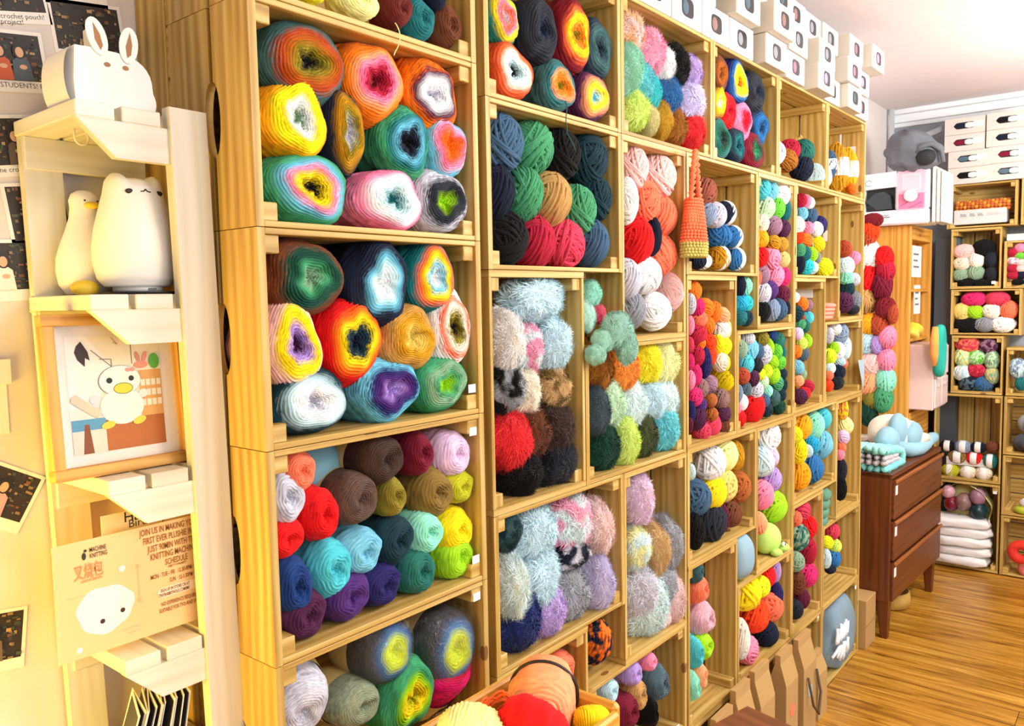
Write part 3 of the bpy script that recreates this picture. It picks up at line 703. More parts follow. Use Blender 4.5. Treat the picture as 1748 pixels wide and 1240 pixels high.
# f2|Y|tall pastel crate
S white 191.6 4.8 -56.8 4.4 4 4.4 top_row first
S ice 186.2 4.7 -64.3 3.3 3.9 4.3 second_row_down first
S palelilac 190.8 3.5 -63.4 2.5 2.7 3 second_row_down second
S lilac 192.7 4.2 -71.1 2.9 3.4 3.8 third_row_down first
S pink 186.2 4.7 -75.2 3.2 3.9 4.3 fourth_row_down first
S peach 181.6 3.6 -83.4 2.4 2.8 3.2 bottom_row first
S lime 197.2 5 -81.4 4.7 4.2 4.7 bottom_row second
# f3|Y|yellow and blue crate
S lemon 212.7 3.1 -59.2 1.9 2.3 2.6 top_row first
S golden 220.8 4.7 -57.4 3.3 3.9 4.3 top_row second
S mint 234.5 5.2 -58.9 3.6 4.4 4.8 top_row third
S aqua 242.7 4.3 -57.5 2.9 3.5 3.9 top_row fourth
S yellow 217.2 3.3 -65.6 2 2.5 4 second_row_down first
S paleblue 223.8 2.6 -66.6 1.5 1.8 2.1 second_row_down second
S cyan 230 3.3 -65.5 2.1 2.5 2.8 second_row_down third
S skyblue 244.2 5.2 -67.5 3.7 4.4 4.9 second_row_down fourth
S amber 220.8 5 -75.1 3.5 4.2 4.6 bottom_row first
S blue 234.7 4.8 -75.2 4.5 4 4.5 bottom_row second
# f4|Y|tall crate by brown chest
S yellow>coral 264.1 2.8 -56 1.6 2 4 top_row first
S paleyellow 270.1 3.7 -63.7 3.2 2.9 3.2 second_row_down first
S palelilac 266.1 3 -67.8 2.4 2.2 2.4 third_row_down first
S pink 260.3 2.5 -73.9 1.4 1.7 1.9 fourth_row_down first
S coral 262 2.4 -71.5 1.8 1.6 1.8 fourth_row_down second
S charcoal 263.4 2.8 -80.5 1.6 2 4 fifth_row_down first
S black 263.5 3 -87.8 1.7 2.2 4.4 bottom_row first
# g1|Y|crate with mauve pink ball
W slateteal 137.2 3.6 -86.7 2.3 2.8 3.1 top_row first
W coral 139.8 4.5 -92.6 3.1 3.7 4.1 second_row_down first
W mauvepink 143.2 4.9 -102.3 4.6 4.1 4.6 third_row_down first
W aqua 137.4 3.6 -110.2 2.3 2.8 4.5 fourth_row_down first
W lime 142.4 4.4 -110 4 3.6 4 fourth_row_down second
W mint 135.3 3.3 -119.2 2 2.5 4.5 bottom_row first
W peach 139.7 3.5 -117.6 2.2 2.7 4.3 bottom_row second
# g2|Y|crate above kraft paper bags
S yellow 175.1 5.6 -104.2 5.3 4.8 5.4 top_row first
S lemon 183.4 3.6 -104.6 3.1 2.8 3.1 top_row second
S red 187.7 4.1 -102.6 3.6 3.3 3.6 top_row third
S lilac 193.9 2.7 -102.2 1.5 1.9 3.5 top_row fourth
S indigo 195.8 3.4 -111.1 2.1 2.6 4.2 second_row_down first
S ivory 167.9 3.6 -116.8 2.2 2.8 5.6 third_row_down first
S redorange 182 5.3 -114 5 4.5 5 third_row_down second
S coral 194.6 5.2 -114.9 3.7 4.4 4.9 third_row_down third
S pink 174.5 4.4 -122.7 4 3.6 4 bottom_row first
S navy 191.1 4.5 -123.2 3.6 3.7 3.6 bottom_row second
# g3|Y|tall red yarn crate
S coral 213.3 3 -89 1.8 2.2 2.4 top_row first
S rose 220.9 3.9 -87.6 3.4 3.1 3.4 top_row second
S sage>tealgreen 219.2 4.8 -97.1 3.3 4 4.4 second_row_down first
S red 227.8 4.4 -95.4 3.2 3.6 4.1 second_row_down second
S crimson 228.3 3.7 -104.3 2.3 2.9 4.6 third_row_down first
S sage 215.5 3.6 -105.1 2.4 2.8 3.1 fourth_row_down first
S brown 216.6 3.3 -112.8 2 2.5 3.9 fifth_row_down first
S magenta 228.4 4.5 -113.4 4 3.7 4.1 fifth_row_down second
S charcoal 215 3.6 -122.3 2.3 2.8 3.1 bottom_row first
S wine 221.8 4.1 -120.3 2.7 3.3 3.6 bottom_row second
# g4|Y|crate above grey drawstring bag
S rose 255 3.5 -103.6 2.9 2.7 2.9 top_row first
S lemon 247.6 2.9 -106.1 2.3 2.1 2.3 second_row_down first
S palelime 257.4 3.2 -110 2.6 2.4 2.6 second_row_down second
S ice 245.7 2.5 -111.8 1.4 1.7 3.4 third_row_down first
S blue 256.3 4 -114.8 3.5 3.2 3.5 third_row_down second
S navy 251.2 2.5 -117.6 2.6 1.7 1.4 bottom_row first
# h|X|hanging yarn beside tall cupboard
S redorange 21 365.5 20.5 3.7 4.7 5.3 top_row first
S darkred 19.7 363.6 25.2 4.5 2.8 3.1 top_row second
S rust 22.2 365.2 17 3.3 4.4 4.8 second_row_down first
S white 21.2 366.7 8.1 4.3 5.9 6.5 third_row_down first
S red 14.1 365.7 6.4 3.7 4.9 5.4 third_row_down second
S crimson 13.6 365.7 0.2 3.7 4.9 5.4 third_row_down third
S red 21.7 367.7 -3.1 4.3 6.9 7.6 fourth_row_down first
S maroon 15.4 366.8 -6.9 4.2 6 6.7 fourth_row_down second
S tan 22.2 367.2 -13.9 3.5 6.4 7.1 fifth_row_down first
S darkred 13.2 365.5 -18.5 4.2 4.7 5.2 fifth_row_down second
S rust 9.7 364.9 -21.2 2.1 4.1 4.5 fifth_row_down third
S golden 20.8 365.6 -26.6 3.8 4.8 5.3 sixth_row_down first
S rust 16.1 365.6 -26.6 4.2 4.8 5.3 sixth_row_down second
S pink 12.2 365.5 -32.8 3.7 4.7 5.3 sixth_row_down third
S paleblue 21.5 365.6 -35.7 3.5 4.8 5.3 seventh_row_down first
S lilac 16.5 364.8 -36.4 2.9 4 4.4 seventh_row_down second
S pink 12.4 365.7 -44.5 3.7 4.9 5.4 seventh_row_down third
S blush 19.2 365.6 -46.5 5.1 4.8 5.3 eighth_row_down first
S mint 12.8 366 -54.4 4.2 5.2 5.8 eighth_row_down second
S peach 20.5 366.4 -55.8 5 5.6 6.3 ninth_row_down first
S olive 18.7 364.8 -64.6 3.5 4 4.4 ninth_row_down second
S green 14 366.5 -63.6 4.1 5.7 6.4 ninth_row_down third
S darkgreen 20.7 366.4 -71.4 3.8 5.6 6.3 bottom_row first
# r2|X|far crate of neutral skeins
S blush -11 421.8 10.3 4.9 3 3.3 top_row first
S black -20 422.2 11.7 4.8 3.4 3.8 top_row second
S cream -10 421.6 4 3.9 2.8 3.1 second_row_down first
S ivory -16.6 422 5.4 3.5 3.2 3.5 second_row_down second
S charcoal -23.4 422.2 5.5 2.8 3.4 3.8 second_row_down third
S sage -9.7 421.3 -2 3.6 2.5 2.8 third_row_down first
S sage -16.4 421.8 -1.1 3.9 3 3.3 third_row_down second
S charcoal -23.6 421.9 -2.1 2.8 3.1 3.5 third_row_down third
S black -12.4 420.9 -6.3 3.9 2.1 2.4 bottom_row first
S black -19.7 420.6 -6.9 3.8 1.8 2 bottom_row second
# r3|X|far crate of raspberry skeins
S magenta -16.1 422 -14.9 5.3 3.2 3.5 top_row first
S rose -26.6 421.9 -15 5.2 3.1 3.5 top_row second
S palegold -10.6 422.5 -21.6 4 3.7 4.1 second_row_down first
S lime -16.7 421.9 -21.7 3.7 3.1 3.4 second_row_down second
S ivory -24.3 422.1 -21.2 4.1 3.3 3.6 second_row_down third
S coral -32 422.5 -20.9 3.6 3.7 4.2 second_row_down fourth
S black -12.2 421.9 -28.7 5.6 3.1 3.5 bottom_row first
S grey -21.3 421.9 -28.3 4.2 3.1 3.4 bottom_row second
S white -29.6 422.2 -28.3 5.2 3.4 3.7 bottom_row third
# r4|X|far crate of marbled skeins
S rose>coral -13.9 422.1 -38.9 5.4 3.3 3.7 top_row first
S mauve>plum -23.1 422.4 -39.1 3.8 3.6 4 top_row second
S palegreen>paleyellow -11.5 422.8 -45.9 3.9 4 4.5 second_row_down first
S palegreen>apple -17.7 422.2 -46 4 3.4 3.8 second_row_down second
S palegreen>sage -24.9 422.7 -46.9 3.2 3.9 4.4 second_row_down third
S paleblue>white -11.5 422.3 -54.2 3.9 3.5 3.9 third_row_down first
S crimson>rose -18 421.8 -52.7 3.9 3 3.3 third_row_down second
S sage>khaki -25.1 422.6 -55.1 3.1 3.8 4.2 third_row_down third
S slate>navy -14.4 422.1 -59.7 4.1 3.3 3.7 bottom_row first
S blue>steelblue -21.4 422.2 -59.8 4 3.4 3.8 bottom_row second
# r5|X|far crate of banded balls
B black -5.2 421.3 -94.3 3.6 2.5 2.8 top_row first
B bluegrey -12.7 421.6 -94.2 3.8 2.8 3.2 top_row second
B navy -19.9 421.4 -93.7 3.5 2.6 2.8 top_row third
S brown -26.5 421.3 -92.7 2.9 2.5 2.8 top_row fourth
B olivebrown -10.2 421.9 -100.1 4.5 3.1 3.5 second_row_down first
B red -18 421.9 -99.9 3.9 3.1 3.4 second_row_down second
B tealgreen -25.5 422.1 -100.5 3.5 3.3 3.7 third_row_down first
B limeolive -7 421.9 -107.5 4.1 3.1 3.5 bottom_row first
B cream -15.3 421.9 -107.6 3.9 3.1 3.4 bottom_row second
B cream -22.7 422 -107.5 3.8 3.2 3.5 bottom_row third
# s2|X|far right crimson crate
S pink -36.2 420.7 10.8 2.2 1.9 2.1 top_row first
S crimson -33.4 420.7 8.5 2.3 1.9 2.1 second_row_down first
S apple -36.2 420.2 6.7 2.1 1.4 1.6 second_row_down second
S pink>white -33.9 420.5 4.4 2.8 1.7 1.8 third_row_down first
S blush -36.9 420.3 3.2 2.1 1.5 1.7 third_row_down second
S crimson -33.9 420.4 0.5 2.8 1.6 1.8 fourth_row_down first
S blush -36.7 420.3 0.3 2.1 1.5 1.7 fourth_row_down second
S crimson -33.9 420.4 -3.1 2.8 1.6 1.8 fifth_row_down first
S navy -37 420.6 -3 2.1 1.8 2 fifth_row_down second
S black -35.9 420.1 -6.5 2.6 1.3 1.4 bottom_row first
# s3|X|far right marbled crate
S bluegrey>ice -36.6 423 -51 3.5 4.2 4.7 top_row first
S teal -38.3 421.5 -58.8 2.3 2.7 3 bottom_row first
"""
# ---------------------------------------------------------------- the room
random.seed(5)
def floormat():
    m,t,b=nt('laminate_floor'); tc=t.nodes.new('ShaderNodeTexCoord'); sp=t.nodes.new('ShaderNodeSeparateXYZ'); L(t,tc.outputs['Object'],sp.inputs[0])
    cb=t.nodes.new('ShaderNodeCombineXYZ'); L(t,sp.outputs[1],cb.inputs[0]); L(t,sp.outputs[0],cb.inputs[1])
    br=t.nodes.new('ShaderNodeTexBrick'); br.inputs['Scale'].default_value=1; br.inputs['Brick Width'].default_value=1.2; br.inputs['Row Height'].default_value=.125; br.inputs['Mortar Size'].default_value=.0012; br.inputs['Bias'].default_value=0
    br.inputs['Color1'].default_value=(0,0,0,1); br.inputs['Color2'].default_value=(1,1,1,1); L(t,cb.outputs[0],br.inputs['Vector'])
    off=t.nodes.new('ShaderNodeVectorMath'); off.operation='MULTIPLY_ADD'; L(t,br.outputs['Color'],off.inputs[0]); off.inputs[1].default_value=(7,3,1); L(t,cb.outputs[0],off.inputs[2])
    mp=t.nodes.new('ShaderNodeMapping'); mp.inputs['Scale'].default_value=(2.2,26,1); L(t,off.outputs[0],mp.inputs[0])
    n=t.nodes.new('ShaderNodeTexNoise'); n.inputs['Detail'].default_value=5; n.inputs['Distortion'].default_value=1.3; n.inputs['Scale'].default_value=1; L(t,mp.outputs[0],n.inputs['Vector'])
    cr=t.nodes.new('ShaderNodeValToRGB'); e=cr.color_ramp.elements; e[0].position=.28; e[0].color=lin('70420e'); e[1].position=.72; e[1].color=lin('d4a044'); q=e.new(.48); q.color=lin('b07a22'); L(t,n.outputs['Fac'],cr.inputs[0])
    mx=t.nodes.new('ShaderNodeMixRGB'); mx.blend_type='MULTIPLY'; L(t,br.outputs['Fac'],mx.inputs[0]); mx.inputs[2].default_value=lin('5a3414'); L(t,cr.outputs[0],mx.inputs[1])
    hs=t.nodes.new('ShaderNodeHueSaturation'); L(t,mx.outputs[0],hs.inputs['Color']); L(t,mathn(t,'MULTIPLY_ADD',br.outputs['Color'],.14,.92),hs.inputs['Value'])
    L(t,hs.outputs[0],b.inputs['Base Color']); b.inputs['Roughness'].default_value=.32; return m
def struct(name,x0,x1,y0,y1,z0,z1,mat,c=0.01):
    mb=MB(); mb.box(x0,x1,y0,y1,z0,z1,c=c); o=mb.build(name,mat); o.location=V(0,0,0)-Vector((0,0,0)); o['kind']='structure'; return o
struct('floor',-200,460,-400,44,FLOOR-6,FLOOR,floormat())
wm=plain('painted_wall','dcd4d0',.7); gm=plain('grey_wall','7d858f',.7)
struct('wall_back',-200,440,30,44,FLOOR,91,wm)
struct('wall_far',440,460,-400,44,FLOOR,91,plain('far_wall','9aa2ac',.7))
struct('ceiling',-200,460,-400,44,91,99,plain('ceiling_pink_glow','f0e6e8',.8))  # pink reflected glow is put into the even ceiling colour
tb=MB(); tb.box(434,440,-400,30,84.5,91); tb.box(430,440,-400,30,88.5,91); tb.box(437,440,-400,30,82.5,84.6); o=tb.build('trim_1',plain('trim_white','f2f5f8',.5)); o.location=V(0,0,0); o['kind']='structure'
# ---------------------------------------------------------------- wooden crates
def board_poly(y0,y1,h,notch):
    # a vertical end board with half of the oval hand hole cut in one edge; 2D points (y,z)
    hz=h/2; nh=min(5.2,h*.17); nw=1.5
    arc=[(math.sin(PI*i/10),-math.cos(PI*i/10)) for i in range(11)]
    if notch=='hi': pts=[(y0,0),(y1,0)]+[(y1-nw*a,hz+nh*b) for a,b in arc]+[(y1,h),(y0,h)]
    else: pts=[(y0,0),(y1,0),(y1,h),(y0,h)]+[(y0+nw*a,hz-nh*b) for a,b in arc]
    return pts
def make_crate(x0,x1,z0,z1,label,back=True,depth=20.6,loc=None,rz=0,yfront=0,tags=(),group='pine crates of the shelf wall',small=False,mat=None):
    w=x1-x0-.25; h=z1-z0-.12; port=h>w
    mat=mat or PINE()
    t=thing('wooden_crate',loc if loc is not None else V(x0+.12,yfront,z0+.06),label,'crate',rz,group)
    Lg,Hh=(h,w) if port else (w,h)     # long side, short side
    T=1.25; ts=.85
    def put(mb,name):
        if port:   # turn (long,y,short) to (short,y,long)
            mb.v=[(z,y,x) for x,y,z in mb.v]; mb.f=[f[::-1] for f in mb.f]
        return mb.build(name,mat,t)
    half=depth*.46
    for a in (0,Lg-T):
        mb=MB(); mb.prism(board_poly(0,half-.4,Hh,'hi'),a,a+T,axis=0,grain=1); mb.prism(board_poly(half+.5,depth,Hh,'lo'),a,a+T,axis=0,grain=1); put(mb,'end_panel')
    for zz in (0,Hh-ts):
        mb=MB(); g=.7; wd=(depth-g)/2
        for k in range(2): mb.box(T,Lg-T,k*(wd+g)+.03,k*(wd+g)+wd,zz,zz+ts,c=.1)
        put(mb,'side_slats')
    if back:
        mb=MB(); n=3 if small else 4; g=.5; wd=(Hh-g*(n-1)-.2)/n
        for k in range(n): mb.box(.1,Lg-.1,depth+.02,depth+.8,.1+k*(wd+g),.1+k*(wd+g)+wd,c=.1)
        put(mb,'back_slats')
    bs=2.6 if not small else 2.2
    for a in (T,Lg-T-bs):
        for zz in (ts,Hh-ts-bs):
            mb=MB(); mb.box(a,a+bs,.5,depth-.2,zz,zz+bs,c=.15); put(mb,'corner_batten')
    for (lx,lz) in tags:
        mb=MB(); mb.box(lx-.95,lx+.95,.38,.48,lz-.75,lz+.75,c=.01); mb.build('price_label',plain('paper_white','f6f4f0',.6),t)
    return t
CR={}
yl=woodmat('pine_wood','bb964a','967232','d6be7a')
def C(k,x0,x1,z0,z1,ph,tags=()): CR[k]=make_crate(x0,x1,z0,z1,ph,tags=tags)
C('a1',0,46,31,62,'pine crate topmost at left end, holding brown and yellow balls')
C('a2',0,46,0,31,'pine crate with gradient cakes beside the bun shaped lamp')
C('a3',0,46,-31,0,'pine crate with gradient cakes, second of the leftmost stack in view',[(43.2,4.6)])
C('a4',0,46,-62,-31,'pine crate packed with plain wound balls above labelled cakes',[(43.2,27.8),(43.2,4.2)])
C('a5',0,46,-93,-62,'pine crate with paper labelled cakes at the bottom left',[(43.2,28.2)])
make_crate(0,46,-124,-93,'pine crate low in the leftmost stack, below the labelled cakes')
make_crate(0,46,-155,-124,'pine crate at the foot of the leftmost stack')
C('b1',48,94.5,26,57,'pine crate of gradient cakes above the dark chunky skeins')
C('b2',48,94.5,-5,26,'pine crate of green, black and crimson chunky skeins')
C('b3',48,79,-51,-5,'upright pine crate with red, brown and pale blue fluffy yarn')
C('b4',79,125.5,-51,-21,'pine crate with orange, yellow and green fluffy yarn')
C('b5',48,94.5,-82,-51,'pine crate with pale blue, grey and navy fluffy yarn')
C('b6',94.5,125.8,-97,-51,'upright pine crate with tall white and grey fluffy yarn')
C('b7',48,79,-128,-82,'upright pine crate behind the peach skein in the tray')
C('b8',79,125.8,-128,-97,'pine crate with maroon and slate balls near the table corner',[(42,4)])
C('c1',94.5,141,26,57,'pine crate of pink, aqua and lilac fluffy yarn at the top')
C('c2',94.5,125.5,-21,26,'upright pine crate of blush, coral and white skeins')
C('c3',125.8,171.8,-5,26,'pine crate behind the hanging crochet bag')
C('c4',141,187.5,26,57,'pine crate of small gradient cakes right under the white boxes')
C('c5',187.5,234,26,57,'mostly empty pine crate at the top with white and navy skeins')
C('c6',234,280.5,26,57,'pine crate at the top far corner with tall mustard skeins')
C('d1',172,203,-21,26,'upright pine crate of many small skeins topped with white')
C('d2',203,249,-5,26,'pine crate with clear plastic disc and neon yellow skein')
C('d3',249,280.5,-21,26,'upright pine crate at the far end under the mustard skeins')
C('e1',126,157,-51,-5,'upright pine crate of pink, orange and yellow skeins')
C('e2',157,203,-51,-21,'pine crate of green skeins with large red one in front')
C('e3',203,234,-51,-5,'upright pine crate of mixed mini skeins, mostly empty at right')
C('e4',234,280.5,-51,-21,'pine crate with grey paper pennant hanging on its edge')
C('f1',126,172,-82,-51,'pine crate of thick cord skeins, white above and charcoal below')
C('f2',172,203,-97,-51,'upright pine crate of pastel skeins and green frog plush')
C('f3',203,249,-82,-51,'pine crate of golden yellow and sky blue skeins')
C('f4',249,280.5,-97,-51,'narrow upright pine crate beside the top of the brown chest')
C('g1',126.5,158,-128,-82,'upright pine crate with a single column of smooth balls')
C('g2',158,203,-128,-97,'pine crate of yellow and red orange skeins above kraft bags',[(42,-1.3)])
C('g3',203,234,-128,-82,'upright pine crate of red and magenta skeins',[(28,-1.3)])
C('g4',234,280.5,-128,-97,'pine crate above the grey drawstring bag')
C('h1',80,126.5,-160,-128,'pine crate on the floor behind the table corner')
C('h2',126.5,160,-160,-128,'pine crate on the floor hidden behind the dark table corner')
C('h3',160,191,-160,-128,'pine crate on the floor with kraft paper bags')
C('h4',191,234,-160,-128,'pine crate on the floor right of the kraft bags',[(3,27)])
C('h5',234,280.5,-160,-128,'pine crate on the floor holding the grey drawstring bag',[(43,28)])
make_crate(48,80,-160,-128,'pine crate on the floor below the tray of yarn')
# planks standing between the first stack and the wall
for (x,y,z0,z1,lb) in ((0,21.4,-160,48,'upright pine plank leaning behind the leftmost stack, lower piece'),(0,21.4,48.3,90,'short pine plank above the long one behind the leftmost stack')):
    mb=MB(); mb.box(0,1.6,0,8.4,0,z1-z0); tag(mb.build('wooden_plank',PINE(),loc=V(x,y,z0)),lb,'plank',kind=None)
# crates of the far wall face the camera
def Rr(y0,y1,z0,z1,label,small=True,depth=20,tags=(),back=True): return make_crate(0,y0-y1,z0,z1,label,loc=V(418,y0-.12,z0+.06),rz=-PI/2,depth=depth,small=small,tags=tags,group='pine crates against the far wall')
Rr(-3,-35.2,22.3,45,'small far crate with rust crochet roll on white box')
Rr(-5.2,-28.6,-9.5,22,'small far crate with neutral and black skeins',tags=[(20,3)])
Rr(-5.8,-38.4,-33.6,-9.8,'small far crate with raspberry, lime and white skeins')
Rr(-6.6,-30.6,-64.8,-34,'small far crate with marbled skeins')
Rr(1,-31,-111.8,-65.2,'large far crate with banded balls on its floor',small=False)
Rr(0,-31,-159.5,-112.2,'large far crate on the floor stuffed with white plastic packs',small=False,tags=[(28.5,43)])
Rr(-36.4,-60,22.3,53,'far crate cut by the right edge with pale blush ball')
Rr(-29.6,-61.6,-9.6,14.4,'far crate of crimson skeins at the right edge')
Rr(-32,-56,-64.8,-40,'far crate of marbled balls at the right edge')
Rr(-31.6,-78,-95.6,-65.2,'far crate with charcoal cloth at the right edge',small=False)
Rr(-31.6,-78,-127.4,-96,'far crate with white and lime slippers at the right edge',small=False)
Rr(-31.6,-78,-159.5,-127.8,'far crate on the floor with red ring spools',small=False)
# ---------------------------------------------------------------- yarn
def snoise(rs,n,amp):
    ph=[(rs.uniform(-1,1,3),rs.uniform(0,6.28),rs.uniform(1.5,4)) for _ in range(n)]
    return lambda p:amp*sum(math.sin(q[2]*(p[0]*q[0][0]+p[1]*q[0][1]+p[2]*q[0][2])*2+q[1]) for q in ph)/n
def cake_mesh(name,seed,n=4.0,ridges=14,irr=1.0,nt_=80,dens=4,scale=(1,1,1),dimple=.3,amp=.016,mi_band=None):
    # a wound yarn cake: axis along y, face towards -y, real ridges of yarn winding round it
    rs=np.random.RandomState(seed)
    rho=list(np.linspace(0.012,.80,int(ridges*.8*dens)))
    ph0=math.asin(min(1,.80**(n/2)))
    phs=np.linspace(ph0,PI*.5,int(ridges*.35*dens))[1:]
    ph2=np.linspace(PI*.5,PI*.97,int(ridges*.9*dens))[1:]
    R=[];Y=[]
    for r in rho: R.append(r);Y.append(-(1-r**n)**(1/n))
    for p in list(phs)+list(ph2):
        R.append(math.sin(p)**(2/n)); Y.append(-math.copysign(abs(math.cos(p))**(2/n),math.cos(p)))
    R=np.array(R);Y=np.array(Y)
    Y=Y+dimple*np.exp(-(R/.25)**2)*(Y<0)
    arc=np.concatenate([[0],np.cumsum(np.hypot(np.diff(R),np.diff(Y)))])
    th=np.linspace(0,2*PI,nt_,endpoint=False); TH,AR=np.meshgrid(th,arc); RR=np.repeat(R[:,None],nt_,1); YY=np.repeat(Y[:,None],nt_,1)
    s1,s2,s3,s4,s5=rs.uniform(0,6.28,5)
    out=1+irr*(.035*np.sin(2*TH+s1)+.045*np.sin(3*TH+s2)+.02*np.sin(5*TH+s3))
    inner=1+irr*(.16*np.sin(2*TH+s4)+.12*np.sin(3*TH+s5)+.08*np.sin(5*TH+s1))
    k=np.clip(RR,0,1)**1.5; f=inner*(1-k)+out*k
    ph=2*PI*ridges*AR+1.1*np.sin(2*TH+s3)+.9*np.sin(3*TH+s1+AR*5)+.7*np.sin(7*TH+s2+AR*9)+TH*1.0
    a=amp*(1+.5*np.sin(3*TH+AR*11+s5))
    rg=a*np.sin(ph); 
    lump=.025*irr*np.sin(4*TH+AR*6+s2)*np.sin(5*AR+s4)
    # normal of the profile
    dR=np.gradient(R);dY=np.gradient(Y);l=np.hypot(dR,dY)+1e-9; nR=(-dY/l)*-1; nY=(-dR/l)
    nR=np.repeat((dY/l)[:,None],nt_,1); nY=np.repeat((-dR/l)[:,None],nt_,1)
    RR2=RR*f+nR*(rg+lump); YY2=YY+nY*(rg+lump)+ .03*irr*np.exp(-(RR/.4)**2)*np.sin(6*TH+13*AR)
    X=RR2*np.cos(TH)*scale[0]; Z=RR2*np.sin(TH)*scale[2]; Yf=YY2*scale[1]
    m=len(R); verts=np.stack([X,Yf,Z],-1).reshape(-1,3)
    i=np.arange(m-1)[:,None]*nt_; kk=np.arange(nt_)[None]; k2=(kk+1)%nt_
    F=np.stack([i+kk,i+k2,i+nt_+k2,i+nt_+kk],-1).reshape(-1,4)
    me=bpy.data.meshes.new(name); nv=len(verts); nf=len(F)
    cap0=np.arange(nt_)[::-1]; cap1=np.arange(nt_)+(m-1)*nt_
    loops=np.concatenate([F.reshape(-1),cap0,cap1]); me.vertices.add(nv); me.vertices.foreach_set('co',(verts/100).reshape(-1))
    me.loops.add(len(loops)); me.loops.foreach_set('vertex_index',loops.astype(np.int32))
    st=np.concatenate([np.arange(nf)*4,[nf*4,nf*4+nt_]]); me.polygons.add(nf+2); me.polygons.foreach_set('loop_start',st.astype(np.int32)); 
    me.polygons.foreach_set('use_smooth',[True]*(nf+2))
    vv=np.where(Y<0,R,0.0); vv=np.maximum.accumulate(vv); ir=int(np.argmax(R)); vv=vv+np.clip(arc-arc[ir],0,None); vuv=np.stack([TH.reshape(-1)/(2*PI),np.repeat(vv,nt_)],-1)
    uvl=me.uv_layers.new(name='UVMap'); uvl.data.foreach_set('uv',vuv[loops].reshape(-1).astype(np.float32))
    me.update(calc_edges=True); me.validate(); return me
def skein_mesh(name,seed,bund=5,per=8,seg=40,ns=6,tr=.075,spread=.62):
    rs=np.random.RandomState(seed); mb=MB(); nz=snoise(rs,4,.05)
    mb.blob((0,0,0),(88,88,88),nu=20,nv=12)
    for b in range(bund):
        ax=Vector(rs.normal(size=3)).normalized()
        if b==0: ax=Vector((rs.uniform(-.3,.3),rs.uniform(-.4,.1),1)).normalized()
        if b==1: ax=Vector((1,rs.uniform(-.4,.2),rs.uniform(-.5,.5))).normalized()
        if b==bund-1: ax=Vector((rs.uniform(-.9,.9),-.35,rs.uniform(-.9,.9))).normalized(); 
        e1=ax.orthogonal().normalized(); e2=ax.cross(e1); lay=.90+.115*b/bund
        pe=per if b<bund-1 else max(3,per//2); sp=spread*(1.15 if b<2 else (.8 if b<bund-1 else .25))
        for k in range(pe):
            d=-sp+2*sp*k/(pe-1)+rs.uniform(-.03,.03); sk=rs.uniform(-.12,.12,2); r=math.sqrt(max(.05,1-d*d))*lay
            pts=[]
            for i in range(seg):
                t=2*PI*i/seg; p=ax*(d+sk[0]*math.sin(t)+sk[1]*math.cos(t)+.02*math.sin(3*t+k))+(e1*math.cos(t)+e2*math.sin(t))*r
                p=p.normalized()*lay*(1+nz(p)*.6+.012*math.sin(5*t+k*2+b)); pts.append(p*100)
            mb.tube(pts,tr*100,n=ns,closed=True)
    return mb.mesh(name,[yarnmat('white')],True)
def fluff_mesh(name,seed,N=9500,ln=.24,w=.015):
    rs=np.random.RandomState(seed); mb=MB(); nz=snoise(rs,6,.22)
    mb.blob((0,0,0),(92,92,92),nu=28,nv=20,fn=lambda d:1+nz(d))
    vs=[];fs=[];b=len(mb.v)
    D=rs.normal(size=(N,3)); D/=np.linalg.norm(D,axis=1)[:,None]; D=D[(D[:,1]<.45)]
    fl=[snoise(rs,4,1.0) for _ in range(3)]
    for i,d in enumerate(D):
        r=.9*(1+nz(d)); root=d*r*.98
        tg=np.array([fl[0](d*1.6),fl[1](d*1.6),fl[2](d*1.6)])*1.2+rs.normal(size=3)*.45; tg-=d*tg.dot(d)
        up_=d*rs.uniform(.5,1.0)+tg*.7; l=ln*rs.uniform(.55,1.2); q1=root+up_*l*.5; q2=root+(up_*.75+tg*.7)*l
        s=np.cross(d,tg+1e-4); s/=np.linalg.norm(s)+1e-9; s=s*w*rs.uniform(.6,1.3)
        k=b+5*i
        mb.v+= [tuple((root-s)*100),tuple((root+s)*100),tuple((q1-s*.8)*100),tuple((q1+s*.8)*100),tuple(q2*100)]
        mb.f+= [(k,k+1,k+3,k+2),(k+2,k+3,k+4)]; mb.uv+=[[(0,0)]*4,[(0,0)]*3]; mb.mi+=[0,0]
    return mb.mesh(name,[yarnmat('white')],True)
SK_HI=[skein_mesh('yarn_skein_near_%s'%w,i,6,9,44,6,.072) for i,w in enumerate(('one','two','three','four'))]
SK_LO=[skein_mesh('yarn_skein_far_%s'%w,20+i,5,6,22,5,.105,.7) for i,w in enumerate(('one','two','three','four','five'))]
FL=[fluff_mesh('fluffy_yarn_%s'%w,40+i) for i,w in enumerate(('one','two','three','four'))]
WB=[cake_mesh('wound_ball_%s'%w,60+i,n=2.6,ridges=9,irr=.8,nt_=64,scale=(100,100,100),dimple=.28,amp=.03) for i,w in enumerate(('one','two','three','four'))]
for me in WB: me.materials.append(yarnmat('white','white','W'))
def band_mesh(y0,y1,r=1.03,name='paper_band',n=4.0):
    mb=MB(); m=40; st=6
    for i in range(st+1):
        y=y0+(y1-y0)*i/st; rr=(1-min(.999,abs(y))**n)**(1/n)
        for k in range(m): t=2*PI*k/m; mb.v.append((rr*r*math.cos(t)*100,y*100,rr*r*math.sin(t)*100))
    for i in range(st):
        for k in range(m): mb.f.append((i*m+k,i*m+(k+1)%m,(i+1)*m+(k+1)%m,(i+1)*m+k)); mb.uv.append([(0,0)]*4); mb.mi.append(0)
    return mb
BANDX=MB()
